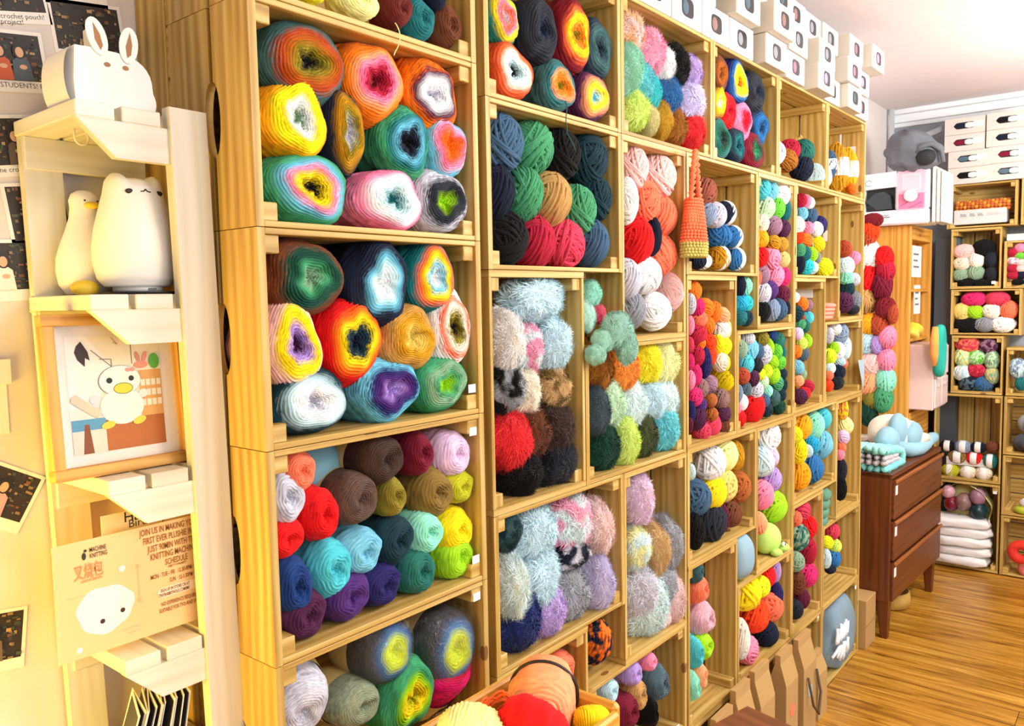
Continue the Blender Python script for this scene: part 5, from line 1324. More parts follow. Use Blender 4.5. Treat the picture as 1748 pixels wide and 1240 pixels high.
# ---------------------------------------------------------------- beige boxes on the far crates
BG=plain('box_pinkish','dccdc4',.6)
for c_,(y,dx) in enumerate(((-1.2,0),(-20.4,0))):
    for r_ in range(4):
        sh=(-2.0 if (c_==0 and r_<2) else 0)
        zt=45.15+r_*8.55+(0 if c_==0 else .2)
        wbox('yarn_gift_box',V(417-.0,y+sh-(1.2 if (c_ and r_<2) else 0),zt),18.6,28,8.4,'beige box with oval window, %s from bottom in %s far stack'%(['first','second','third','fourth'][r_],['left','right'][c_]),['black','slate','maroon','navy'][(r_+c_)%4],rz=-PI/2,group='beige oval window boxes on the far crates',body=BG,oval=True,wx=.5)
# ---------------------------------------------------------------- brown chest of drawers
CX=math.atan2(-3,79); cr_=woodmat('dark_brown_wood','6a3616','4a2410','80461e',rough=.38,knots=False,gs=.7,contrast=.6)
ct=thing('chest_of_drawers',V(297,-8,-160),'dark brown three drawer chest on tapered legs beyond the crate wall','chest',CX)
mb=MB(); mb.box(0,2,0.6,36,17,72.5); mb.build('side_panel',cr_,ct)
mb=MB(); mb.box(77,79,0.6,36,17,72.5); mb.build('side_panel',cr_,ct)
mb=MB(); mb.box(0,79,0,37,70.6,72.6); mb.build('top_board',cr_,ct)
mb=MB(); mb.box(2,77,1.6,36,15.5,70.5); mb.build('carcass',cr_,ct)
pw=plain('paper_white','f6f4f0',.6)
for k in range(3):
    z0=17.0+k*17.9
    mb=MB(); mb.box(2.2,78.8,-.6,1.5,z0,z0+16.6,c=.3); d=mb.build('drawer',cr_,ct)
    mb=MB(); mb.box(2.2,78.8,-1.5,-.5,z0+15.6,z0+17.2,c=.25); mb.build('drawer_lip',woodmat('drawer_edge_wood','9a5a28','74401a','b06c34',rough=.4,knots=False),d)
    mb=MB(); mb.box(3.0,6.0,-.68,-.61,z0+10.5,z0+14.5,c=.01); mb.build('price_label',pw,d)
for (lx,ly) in ((1,1),(72,1),(1,30),(72,30)):
    mb=MB(); b0=[(0,0),(5,0),(5,5),(0,5)]; 
    mb.v=[(lx+x,ly+y,17) for x,y in b0]+[(lx+1+x*.55,ly+.6+y*.55,0) for x,y in b0]
    mb.f=[(0,1,2,3),(7,6,5,4)]+[(i,i+4,(i+1)%4+4,(i+1)%4) for i in range(4)]; mb.uv=[[(0,0),(.05,0),(.05,.05),(0,.05)]]*2+[[(0,0),(.17,0),(.17,.05),(0,.05)]]*4; mb.mi=[0]*6
    mb.build('leg',cr_,ct)
# things on the chest
rn=random.Random(4)
bt=thing('chunky_blanket',V(309,3,-87.35),'aqua and grey chunky knitted blanket folded on the brown chest','blanket',CX)
def rope(p0,p1,r,n=26,amp=.5,ph=0):
    return [(p0[0]+(p1[0]-p0[0])*i/n,p0[1]+(p1[1]-p0[1])*i/n+amp*math.sin(i*1.9+ph),p0[2]+(p1[2]-p0[2])*i/n+amp*math.cos(i*1.9+ph)) for i in range(n+1)]
mb=MB(); mb2=MB()
for k in range(7):
    yy=-8+k*3.2; m=mb
    mb.tube(rope((-10,yy,1.6),(13,yy,1.6),1.7,ph=k),1.75,n=7)
    mb.tube(rope((-12,yy+.4,9.8),(9,yy+.4,7.4),1.7,ph=k*2),1.8,n=7)
    mb.tube([(9,yy+.4,7.4),(12.5,yy,6.5),(14.2,yy,4.4),(13.4,yy,1.6)],1.8,n=7)
    mb2.tube(rope((-12,yy,4.4),(7,yy,4.0),1.2,ph=k),1.1,n=6); mb2.tube(rope((-12,yy,6.6),(6,yy,5.6),1.2,ph=k+2),1.0,n=6)
mb.build('aqua_layer',yarnmat('7fd3cf','9fe0da','S'),bt,True); mb2.build('grey_layer',yarnmat('b9b4b8',None,'S'),bt,True)
pl=thing('octopus_plush',V(346,3,-87.3),'blue and cream crocheted plush lying on the brown chest','plush toy',CX)
kb=yarnmat('8fb8c8',None,'N'); kc=yarnmat('f0e6d2',None,'N')
mb=MB(); mb.blob((2,2,9.5),(13,11,9),nu=32,nv=20,fn=lambda d:1+.04*math.sin(5*d[0]+3*d[2])); mb.build('body',kc,pl,True)
for nm,(c0,r0) in {'a':((-15,-1,9),(8,5,6)),'b':((-7,-3,12.5),(7.5,4,8)),'c':((3,-7,9),(8.5,4,6.5)),'d':((13,-3,8),(8,5,6.5))}.items():
    mb=MB(); mb.blob(c0,r0,nu=24,nv=16); mb.build('ear' if nm in 'abc' else 'cream_patch',kb if nm!='d' else kc,pl,True)
mb=MB(); mb.tube([(-13,-4,6),(-6,-8,3.6),(4,-9.5,3.2),(13,-9.5,3.6),(21,-9,4.2),(28,-9.5,4.6),(33,-9.5,5.0)],[2.6,3.4,3.5,3.3,3.1,2.8,1.6],n=16); mb.build('arm',kb,pl,True)
mb=MB(); mb.tube([(-10,-3,4),(0,-6,6.5),(6,-9,7.6),(12,-10.5,7)],[2.2,3.0,3.2,2.2],n=16); mb.build('arm',kc,pl,True)
mb=MB(); mb.blob((20,3,9.5),(7,6,5),nu=20,nv=12); mb.build('foot',kc,pl,True)
mb=MB(); mb.blob((-16,6,14),(5,5,4.4),nu=20,nv=14); o=mb.build('peach_plush_toy',yarnmat('e8b89c',None,'N'),None,True); o.location=V(334,14,-87.0); tag(o,'small peach round plush behind the blue octopus plush','plush toy')
o.location=V(340,16,-82.5)
mb=MB(); mb.box(0,18,0,14,0,1.4,c=.1); mb.box(.6,17.6,.6,13.4,1.4,2.8,c=.1,mi=1); mb.box(0,18,0,14,2.8,4.0,c=.1); o=mb.build('striped_notebook_stack',[plain('book_cream','efe6d4',.6),plain('book_dark','3a2c28',.6)]); o.location=V(352,18,-87.3); o.rotation_euler=(0,0,CX); tag(o,'cream and dark striped notebooks behind the plush on the chest','notebook')
mb=MB(); mb.blob((0,0,0),(4.2,3.4,7),nu=20,nv=12); o=mb.build('orange_plush_toy',yarnmat('f5b040',None,'F'),None,True); o.location=V(316,16,-80.3); tag(o,'small orange plush below the hanging skeins at the chest back','plush toy')
# under the chest
mb=MB(); mb.lathe([(8.2,0),(9.6,.6),(10,4),(9.6,7.4),(8.9,7.6),(8.6,4),(7,1.6),(.2,1.4)],n=36); o=mb.build('wicker_bowl',plain('bowl_ochre','c9a04c',.7,bump=.6),None,True); o.location=V(342,4,-160); tag(o,'round ochre bowl on the floor under the brown chest','bowl')
mb=MB(); mb.blob((0,0,5),(7,8,5.2),nu=28,nv=18,fn=lambda d:1+.1*math.sin(7*d[0]+4*d[1])+.06*math.sin(9*d[2])); o=mb.build('green_plastic_bag',plain('bag_green','9aa82c',.35),None,True); o.location=V(303,9,-160); tag(o,'crumpled green plastic bag on the floor under the chest','bag')
# ---------------------------------------------------------------- tall cupboard behind the chest
yw_=woodmat('yellow_pine','d99a3c','ae6e1e','ecb65a',gs=.8)
cb=thing('tall_cupboard',V(378,5,-160),'tall open yellow pine cupboard in the corner behind the chest','cupboard')
mb=MB(); 
for k in range(3): mb.box(0,2.2,k*8.4,k*8.4+8.3,0,182.8,c=.15)
mb.build('side_panel',yw_,cb)
mb=MB(); mb.box(44,46.2,0,24.8,0,182.8,c=.15); mb.build('side_panel',yw_,cb)
mb=MB(); mb.box(2.2,44,23.4,24.8,0,182.8); mb.build('back_panel',yw_,cb)
for k,z in enumerate((182.8-7,149.5,124,88,5)):
    if k==0: mb=MB(); mb.box(2.2,44,0.2,24,z,182.8,c=.15); mb.build('top_board',yw_,cb)
    else: mb=MB(); mb.box(2.2,44,1,23.4,z,z+1.6,c=.1); mb.build('shelf_board',yw_,cb)
mb=MB(); mb.box(2.3,43.9,-.4,1.0,74,87.6,c=.2); dr=mb.build('drawer_front',yw_,cb); mb=MB(); mb.box(4,8,-.5,-.41,78,83,c=.01); mb.build('price_label',pw,dr)
pp=plain('notice_paper','f4efee',.6)
for (x,z,w,h,lb) in ((4,157,20,16,'white printed notice hanging inside the cupboard, upper one'),(14,138,14,15,'white notice inside the cupboard, lower one')):
    mb=MB(); mb.box(0,w,0,.1,0,h,c=.01); mb.box(w*.15,w*.75,-.02,0,h*.3,h*.36,c=.003,mi=1); mb.box(w*.15,w*.6,-.02,0,h*.5,h*.56,c=.003,mi=1); mb.box(w*.15,w*.7,-.02,0,h*.7,h*.76,c=.003,mi=1)
    o=mb.build('paper_notice',[pp,plain('print_grey2','77747c',.6)]); o.location=V(378+x,5.4+ (1 if x>10 else 0),-160+z); tag(o,lb,'paper')
for k in range(2):
    mb=MB(); mb.box(0,3.2,0,10,0,24,c=.3); o=mb.build('coral_binder',plain('binder_coral','ee8a66',.5)); o.location=V(381+k*3.6,7,-160+125.7); tag(o,'coral binder standing in the cupboard, %s one'%('left','right')[k],'binder','coral binders in the cupboard')
mb=MB(); mb.blob((0,0,0),(5,4,4.2),nu=18,nv=12,fn=lambda d:1+.25*math.sin(4*d[0]+5*d[2])); o=mb.build('yellow_crochet_toy',yarnmat('f0cc30','f4e070','N'),None,True); o.location=V(394,7,-160+129.6); tag(o,'small yellow crocheted toy on the cupboard shelf above the organiser','plush toy')
ot=thing('plastic_drawer_organiser',V(379.5,-6,-160+89.7),'pale pink clear plastic drawer organiser protruding from the cupboard','organiser')
pk=plain('frosted_plastic','e6c9c4',.35)
mb=MB(); mb.box(1,32,0,22,0,33,c=.5); mb.build('case',pk,ot)
for i in range(2):
    for k in range(2):
        mb=MB(); mb.box(2+k*15,16+k*15,-.8,0,1.2+i*16,15.8+i*16,c=.3); d=mb.build('drawer',plain('frosted_plastic_light','efd8d2',.3),ot); mb=MB(); mb.box(7+k*15,11+k*15,-1.6,-.8,11.5+i*16,13+i*16,c=.2); mb.build('handle',pk,d)
tt=thing('teal_crochet_ring',V(382,-8.2,-31),'teal and orange crocheted ring draped over the plastic organiser','crochet piece')
mb=MB(); mb.tube([(-6*math.cos(q)*.7,0,-9+11*math.sin(q)) for q in [2*PI*i/30 for i in range(30)]],2.3,n=10,closed=True); mb.build('teal_ring',yarnmat('2aa898',None,'N'),tt,True)
mb=MB(); mb.tube([(-7,.8,3),(-8.5,.8,-3),(-8.3,.8,-10),(-7,.8,-16)],[1.4,2,2,1],n=10); mb.build('orange_strip',yarnmat('f0a050',None,'N'),tt,True)
# dark blocks standing in for the dark gap between cupboard and far crates
mb=MB(); mb.box(0,8,0,12,0,118,c=.4); o=mb.build('dark_gap_block',plain('gap_block_dark','3a414a',.5),loc=V(428,-7.5,-160)); tag(o,'dark grey cabinet standing for the dark gap beside the far crates','infill')
mb=MB(); mb.box(0,8,0,12,0,60,c=.4); o=mb.build('slate_gap_block',plain('gap_block_slate','596572',.5),loc=V(428,-7.5,-41.9)); tag(o,'slate grey bin stacked on the dark cabinet standing for the dark gap','bin')
mb=MB(); mb.blob((0,0,11),(3.4,4.6,11),nu=20,nv=14,fn=lambda d:1+.06*math.sin(6*d[2])); 
sp=mb.build('spotted_bag',plain('bag_palegrey','b9bfc2',.6),None,True); sp.location=V(421,3.6,-66+.6); tag(sp,'pale bag with black spots hanging between organiser and far crates','bag')
for k,(a,b_) in enumerate(((-1.2,6),(1.0,12),(-1.6,16),(.8,3.6))):
    m2=MB(); m2.blob((-3.0,a,b_),(.5,1.0,1.1),nu=12,nv=8); m2.build('black_spot',plain('print_black','181210',.5),sp,True)
# ---------------------------------------------------------------- sewing machine on the cupboard
sm=thing('sewing_machine',V(371,-4,22.9),'white sewing machine with pink instruction card on top of the cupboard','sewing machine',-PI/2)
# local x runs to the right in the picture, local y away from the camera; machine spans local x from -31 to 0
SMW=plain('machine_white','eef1f6',.28)
mb=MB(); mb.box(-32,0,1,21,0,7.4,c=.8); mb.build('base',SMW,sm)
mb=MB(); mb.box(-15.5,0,1.15,20.5,7,26.5,c=1.0); mb.build('pillar',SMW,sm)
mb=MB(); mb.prism([(-32,18.4),(-15,18.8),(-15,26.4),(-30.5,26.0),(-32,24)],1.2,20,axis=1); mb.build('arm',SMW,sm)
mb=MB(); mb.box(-32,-30,1.4,19,7,19,c=.6); mb.build('needle_head',SMW,sm)
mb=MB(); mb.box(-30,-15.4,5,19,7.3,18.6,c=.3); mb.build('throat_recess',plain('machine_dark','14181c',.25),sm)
mb=MB(); mb.prism([(-29.6,12.5),(-25,16.5),(-21,17),(-18,15),(-17,8.2),(-24,8.0)],2.0,5.5,axis=1); mb.build('dark_presser_cover',plain('machine_dark2','2e3a40',.2),sm)
mb=MB(); mb.tube([(-28+1.5*math.cos(q),1.1,21.6+1.5*math.sin(q)) for q in [PI*.1+5.2*i/20 for i in range(21)]],.18,n=6); mb.build('printed_ring',plain('print_grey','9a98a0',.6),sm)
ca=Pic(); ca.rect(-14,-1.6,6.2,25.6,'f3bcd0'); ca.rect(-13.6,-2.0,6.6,14.0,'ea7fa8'); ca.rect(-11.8,-3.6,15.5,23.5,'f8d8e2')
for k in range(9): ca.line([(-11+k*.8,16),(-11+k*.8,23)],.18,'d690ac')
ca.line([(-13,8),(-4,13)],.3,'b03060'); ca.line([(-9,6.8),(-3,9.5)],.3,'b03060'); ca.build('instruction_card',sm,(-.2,1.05,.9))
mb=MB(); mb.lathe([(0.1,0),(3.1,0),(3.1,1.3),(2.7,1.7),(.1,1.7)],n=28); d=mb.build('stitch_dial',plain('dial_white','f4eef0',.3),sm,True); d.rotation_euler=(PI/2,0,0); d.location=(-.081,.008,.138)
mb=MB(); mb.tube([(-23+.28*i,.95,4.9+.35*math.sin(i*1.3)) for i in range(18)],.12,n=5); mb.box(-23,-17.6,.9,1.0,3.85,4.2,c=.01); mb.build('script_logo',plain('print_grey3','50545a',.6),sm)
mb=MB(); mb.tube([(1.6+0*q,11+5.2*math.cos(q),18+5.2*math.sin(q)) for q in [2*PI*i/24 for i in range(24)]],1.2,n=8,closed=True); mb.box(0,1.6,9,13,16,20,c=.3); mb.build('hand_wheel',SMW,sm,True)
for k in range(2): mb=MB(); mb.tube([(-9-k*4,8,26),(-9-k*4,8,30)],.35,n=8); mb.build('spool_pin',SMW,sm,True)
st=[]
for k in range(3):
    mb=MB(); mb.box(0,26.5-k*1.5,0,3.2,0,27-k*1.2,c=.6); o=mb.build('flat_white_box',plain('box_cream%d'%k,['efe9de','e9e2d4','f2eee6'][k],.5)); o.location=V(397-3*k,-11.7-3.3*k+ (6.6 if 0 else 0),23); o.rotation_euler=(0,0,PI/2*0); 
    tag(o,'flat off-white box standing right of the sewing machine, %s from it'%('first','second','third')[k],'box','flat boxes beside the sewing machine')
    o.location=V(373,-6.6-1.9*k,23); o.scale=(.9,.5,1)
# grey woven bag on the machine
gb=thing('grey_woven_bag',V(366+7,3,49.6),'dark grey chunky woven bag lying on the sewing machine','bag',-PI/2)
gy=yarnmat('6a6e76',None,'S')
def gfn(d):
    u=math.atan2(d[0],-d[1]); return 1+.05*math.tanh(4*math.sin(u*4+(1.57 if math.sin(d[2]*5)>0 else 0)))+.03*math.tanh(5*math.cos(d[2]*10))
mb=MB(); mb.blob((0,0,9),(12.5,7,10.5),nu=64,nv=40,fn=gfn,e=.85); mb.v=[(x*(1 - .35*max(0,(z-9)/10)) - .28*max(0,z-6),y,z) for x,y,z in mb.v]; mb.build('bag_body',gy,gb,True)
mb=MB(); mb.tube([(2,-6,7),(5,-7.5,9.6),(9,-6.5,10),(12.5,-4,7),(13,-2,1.5)],[1.2,1.3,1.3,1.2,1.0],n=10); mb.build('handle',gy,gb,True)
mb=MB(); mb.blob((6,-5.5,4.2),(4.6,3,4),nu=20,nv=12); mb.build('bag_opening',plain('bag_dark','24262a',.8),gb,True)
# white wall bracket
mb=MB(); mb.box(-2,2,0,-26,0,1.5,c=.1); mb.v=[]; mb.f=[]; mb.uv=[]; mb.mi=[]
mb.prism([(0,0),(26,-9),(26,-12),(0,-3)],0,2,axis=0); mb.box(0,2,24,26,-26,14,c=.1)
o=mb.build('wall_bracket',plain('bracket_grey','b9bfc6',.5)); o.location=V(425,2,78); o.rotation_euler=(0,0,0); tag(o,'pale grey wall bracket behind the woven bag','bracket')
# crochet roll and printed box in the top small far crate
mb=MB(); mb.box(0,24,0,12,0,7.5,c=.2); 
o=mb.build('printed_white_box',plain('box_white','f3f1ee',.5)); o.location=V(418.3,-6.2,24.2); o.rotation_euler=(0,0,-PI/2); tag(o,'white printed box under the rust crochet roll in the small far crate','box')
for (x_,w_,m_) in ((3,3.2,'5a565e'),(7.4,2.6,'5a565e'),(11,2.8,'5a565e'),(15,7,'d8a0a0')):
    mb=MB(); 
    for q in range(3): mb.box(x_,x_+w_*(1-.1*q),-.03,0,4.0+q*.55,4.25+q*.55,c=.002)
    mb.build('printed_mark',plain('print_'+m_,m_,.6),o)
mb=MB()
for r_ in range(14):
    for k in range(9): 
        a=PI*(k/8)*1.05-.1; mb.blob((1+r_*1.78,-4.2*math.cos(a)*1.0,4.4*math.sin(a)),(1.15,.9,.9),nu=8,nv=6,mi=(1 if (k+r_)%3==0 else 0))
mb.blob((13,0,1),(13,3.9,4.2),nu=20,nv=12,mi=0); o=mb.build('rust_crochet_roll',[yarnmat('b8622c',None,'N'),yarnmat('d8902c',None,'N')],None,True); o.location=V(424,-6.4,31.9); o.rotation_euler=(0,0,-PI/2); tag(o,'rust and ochre crochet roll lying on the printed white box','crochet piece')
mb=MB(); mb.blob((0,0,0),(6,6,6.4),nu=24,nv=16); o=mb.build('yarn_ball',yarnmat('f0d8c4',None,'W'),None,True); o.location=V(424.5,-44,29.8); tag(o,'pale blush ball in the top far crate at the right edge','yarn')
# far crate F: plastic packs and yellow bag
for k in range(5):
    s_=k; mb=MB(); mb.blob((0,0,0),(14.2,9,2.9),nu=40,nv=12,e=.55,fn=lambda d:1+.03*math.sin(9*d[0]+s_*2)+.03*math.sin(13*d[1]+s_)+.04*math.sin(6*d[0]+11*d[2])); o=mb.build('white_plastic_pack',plain('plastic_white','f1efee',.3,bump=.5),None,True); o.location=V(421+ (k%2)*1.2,-12.5-(k%2)*.8,-154.6+k*5.1); o.rotation_euler=(0,0,PI/2+.05*k); tag(o,'white plastic wrapped pack, %s from bottom in the floor crate stack'%('first','second','third','fourth','fifth')[k],'package','white plastic packs in the floor crate')
yb=thing('pale_yellow_bag',V(427,-14,-131.4),'open pale yellow bag bulging with wrapped yarn above the white packs','bag',-PI/2)
mb=MB(); n=30
for i in range(n+1):
    t=-.35+ (PI+.5)*i/n
    for j,(s_,yy) in enumerate(((1.0,-9),(.98,-3),(.95,4))):
        mb.v.append((13.0*s_*math.cos(t)-0+.4*math.sin(9*t),yy+1.2*math.sin(5*t)*(j==0),4+13.5*s_*math.sin(t)))
for i in range(n):
    for j in range(2): a=i*3+j; mb.f.append((a,a+1,a+4,a+3)); mb.uv.append([(0,0)]*4); mb.mi.append(0)
mb.build('bag_skin',plain('bag_paleyellow','f3eaa6',.5),yb,True)
mb=MB(); mb.blob((1,2,4),(11.5,6,12.4),nu=20,nv=14); mb.build('bag_inside',plain('bag_lining','e2d890',.6),yb,True)
for (x,z,r,cn,lb) in ((-6,3,4.6,'maroon','maroon wrapped ball low left in the yellow bag'),(-7.5,9.2,4.0,'mauvepink','dusty pink ball upper left in the yellow bag'),(0,4.6,5.2,'taupe','clear wrapped taupe ball in the middle of yellow bag'),(6.5,8.4,5.0,'mauve','mauve ball upper right in the yellow bag'),(7.0,.5,5.4,'darkteal','dark green plastic bundle low right in yellow bag')):
    mb=MB(); mb.blob((0,0,0),(r,r*.8,r*.95),nu=24,nv=16,fn=lambda d:1+.04*math.sin(8*d[0]+6*d[2])); o=mb.build('wrapped_yarn_ball',plain('wrapped_'+cn,cn,.25,bump=.4),None,True); o.location=V(420.5,-14-x,-130.5+z+2); tag(o,lb,'yarn')
# far crate E: white box between the banded balls
mb=MB(); mb.box(0,22,0,7,0,4.2,c=.2); o=mb.build('white_carton',plain('box_white','f3f1ee',.5)); o.location=V(420,-5,-104); o.rotation_euler=(0,0,-PI/2); tag(o,'slim white carton behind the lime and cream banded balls','box')
# right edge contents
mb=MB(); mb.blob((0,0,0),(7,8,4.8),nu=28,nv=16,fn=lambda d:1+.07*math.sin(7*d[0]+5*d[1])); o=mb.build('charcoal_cloth',yarnmat('4a4c56',None,'N'),None,True); o.location=V(426,-43,-89.6); tag(o,'charcoal cloth bundle low in the right edge crate','cloth')
mb=MB(); mb.blob((0,0,0),(6,7,5.4),nu=28,nv=16,fn=lambda d:1+.1*math.sin(7*d[0]+5*d[1])); o=mb.build('grey_cloth',yarnmat('9a9ca6','c8c8ce','N'),None,True); o.location=V(427,-44,-79.6); tag(o,'grey patterned cloth above the charcoal bundle at right edge','cloth')
st_=thing('slipper',V(423,-44,-126.6),'white and navy slipper with lime sole at the right edge','slipper',-PI/2)
mb=MB(); mb.blob((0,0,2),(7,5,2.2),nu=20,nv=10,e=.7); mb.build('sole',plain('sole_lime','b8c83a',.5),st_,True)
mb=MB(); mb.blob((1.5,0,5.5),(6.5,4.6,3.6),nu=24,nv=14); mb.build('upper',plain('slipper_white','e9ecf2',.6),st_,True); mb=MB(); mb.blob((2.5,-1.6,7.6),(4.2,3.6,2.2),nu=20,nv=10); mb.build('navy_patch',plain('slipper_navy','27304c',.6),st_,True)
for (y,z,r,cn,lb) in ((-41,-146.5,6.0,'e23a2c','red ring shaped yarn spool at the right edge'),(-44,-155,4.2,'c86a5c','dusty red yarn spool below the bright red one')):
    mb=MB(); mb.tube([(0,r*.64*math.cos(q),r*.64*math.sin(q)) for q in [2*PI*i/28 for i in range(28)]],r*.42,n=12,closed=True); o=mb.build('yarn_spool',yarnmat(cn,None,'W'),None,True); o.location=V(420,y,z); tag(o,lb,'yarn')
mb=MB(); mb.box(0,10,0,10,0,3.4,c=.1); o=mb.build('flat_white_tray',plain('box_white','f3f1ee',.5)); o.location=V(418.4,-30.6,14.5); o.rotation_euler=(0,0,-PI/2); tag(o,'small flat white box on the crimson far crate','box')
# ---------------------------------------------------------------- things at the crate fronts
hb=thing('crochet_drawstring_bag',V(125.0,-2.4,26.0),'coral crocheted bag with olive base hanging from a crate edge','bag')
kcor=yarnmat('f07850',None,'N'); kol=yarnmat('b8ac5c',None,'N')
for s in (-1,1):
    mb=MB(); pts=[]
    for i in range(24):
        u=i/23; pts.append((s*(.3+2.0*u**1.1)-.4+ .25*math.sin(i*2.2),-.6+.25*math.cos(i*2.2),-.2-12.2*u))
    mb.tube(pts,[.62+.16*math.sin(i*2.2) for i in range(24)],n=8); mb.build('strap',kcor,hb,True)
def bagrow(mb,z,w,d,mi,n=22,r=.62):
    for k in range(n):
        t=2*PI*(k+.5*(int(z*2)%2))/n; mb.blob((w*math.cos(t),d*math.sin(t),z),(r*.95,r*.8,r*.7),nu=7,nv=5,mi=mi)
mb=MB()
for j in range(14): 
    u=j/13; bagrow(mb,-12.4-u*10.4,3.0+2.1*u,1.5+.9*u,0,n=22)
for j in range(5):
    u=j/4; bagrow(mb,-23.4-u*3.0,5.2-.3*u,2.4,1,n=24,r=.66)
mb.blob((0,0,-19.4),(4.4,2.0,6.9),nu=20,nv=14,mi=0,e=.8); mb.v=[(x+.2-.0*z,y,z) for x,y,z in mb.v]
mb.build('bag_body',[kcor,kol],hb,True)
# soft mint octopus spilling from the gap
mo=thing('fluffy_mint_toy',V(80.5,-.5,-20.2),'fluffy sage green toy spilling out of the gap above the rainbow fluffy crate','plush toy')
for (x,y,z,a,b_,c,cn,rz) in ((2.2,-1.5,.5,2.9,2.4,2.6,'8cc8b0',0),(6.6,-2.4,2.6,4.6,3.0,4.2,'7ab09c',.4),(9.4,-3.0,-1.4,2.8,2.2,4.0,'7ab09c',.3),(-1.0,-1.6,-2.4,2.2,2.2,2.2,'8cc8b0',0),(.4,1.5,5.6,2.3,2.2,3.4,'a8dccc',0)):
    place(FL[int(abs(x))%4],'fluffy_arm',(x/100,y/100,z/100),(a/100,b_/100,c/100),[yarnmat(cn,None,'F')],0,mo)
# coral folded knit in the far gap, sage cable bundle, grey cushion
for (nm,x,y,z,r,cn,cat,lb) in (('folded_knit',241,3.4,-17.2,(6.2,4,3.0),'f08c78','knit','coral folded knit lying in the gap left of the mint skeins'),('cable_knit_bundle',240,3.6,-88,(4.4,4,7),'5c8c78','knit','sage green cable bundle in the gap above rainbow strand crate')):
    mb=MB(); 
    for k in range(4): mb.blob((0,-.4*k,-r[2]*.7+k*r[2]*.48),(r[0]*(1-.06*k),r[1],r[2]*.36),nu=24,nv=10,e=.75,fn=lambda d:1+.05*math.sin(14*d[0]))
    o=mb.build(nm,yarnmat(cn,None,'N'),None,True); o.location=V(x,y+1,z+ (0 if nm=='folded_knit' else -3)); tag(o,lb,cat)
mb=MB(); mb.blob((0,0,0),(5.4,6,7.2),nu=30,nv=20,e=.8,fn=lambda d:1+.03*math.sin(6*d[0])); o=mb.build('grey_blue_cushion',plain('cushion_blue','8fb0c2',.8),None,True); o.location=V(164,4,-89.2); tag(o,'grey blue cushion squeezed in the gap beside the tall pastel crate','cushion')
mb=MB(); mb.blob((0,0,0),(5.5,6,4.6),nu=26,nv=16,e=.8); o=mb.build('steel_blue_cushion',plain('cushion_steel','6c9aa8',.8),None,True); o.location=V(15.2,12.5,-36.9); tag(o,'steel blue cloth bundle behind the coral ball in the plain ball crate','cushion')
# frog plush
fg=thing('frog_plush',V(191,4.4,-95.9),'pale lime frog plush on the floor of the tall pastel crate','plush toy'); fm=yarnmat('b8e070',None,'N')
mb=MB(); mb.blob((0,0,5.2),(5.6,4.6,5.2),nu=28,nv=18); mb.build('body',fm,fg,True)
for s in (-1,1): mb=MB(); mb.blob((s*3.2+2,-3.8,1.4),(2.4,2,1.3),nu=16,nv=10); mb.build('foot',fm,fg,True)
mb=MB(); mb.blob((3.5,-4.4,3.0),(.9,.6,.9),nu=14,nv=8); e=mb.build('eye',plain('eye_white','f4f4f0',.4),fg,True); mb=MB(); mb.blob((3.6,-5.0,3.0),(.35,.15,.35),nu=10,nv=6); mb.build('pupil',plain('print_black','181210',.5),e,True)
# clear plastic disc
mb=MB(); mb.lathe([(0.1,0),(8.6,0),(8.8,.3),(8.6,.5),(.1,.5)],n=40,sx=.72); o=mb.build('clear_plastic_disc',plain('clear_plastic','f2f2ee',.15,trans=.55),None,True); o.location=V(236,6,7.4); o.rotation_euler=(PI/2,0,.35); tag(o,'clear plastic disc standing behind the neon yellow skein','plastic disc')
# grey paper pennant
mb=MB(); mb.prism([(0,0),(8.5,-.4),(8.0,-13)],0,.15,axis=1); o=mb.build('paper_pennant',plain('pennant_grey','9fb2bc',.7)); o.location=V(271.5,-.8,-37.2); tag(o,'grey triangular paper pennant hanging at the far crate edge','pennant')
# labels inside far crates
for (x,y,z,w,h,lb) in ((266,3.5,44.5,10,3.6,'white paper label inside the mustard top corner crate'),(245.6,4,9,2,4,'white label in the crate with the clear plastic disc'),(228,4,-12,8,3.6,'white paper label inside the narrow mixed mini crate'),(139.2,2.5,46,.2,5,'white label beside the lilac fluffy ball in top crate')):
    mb=MB(); mb.box(0,.12,0,w*.8,0,h,c=.01); o=mb.build('paper_label',plain('paper_white','f6f4f0',.6)); o.location=V({266:279.0,245.6:247.5,228:232.4,139.2:139.3}[x]-.05,y,z); tag(o,lb,'label')
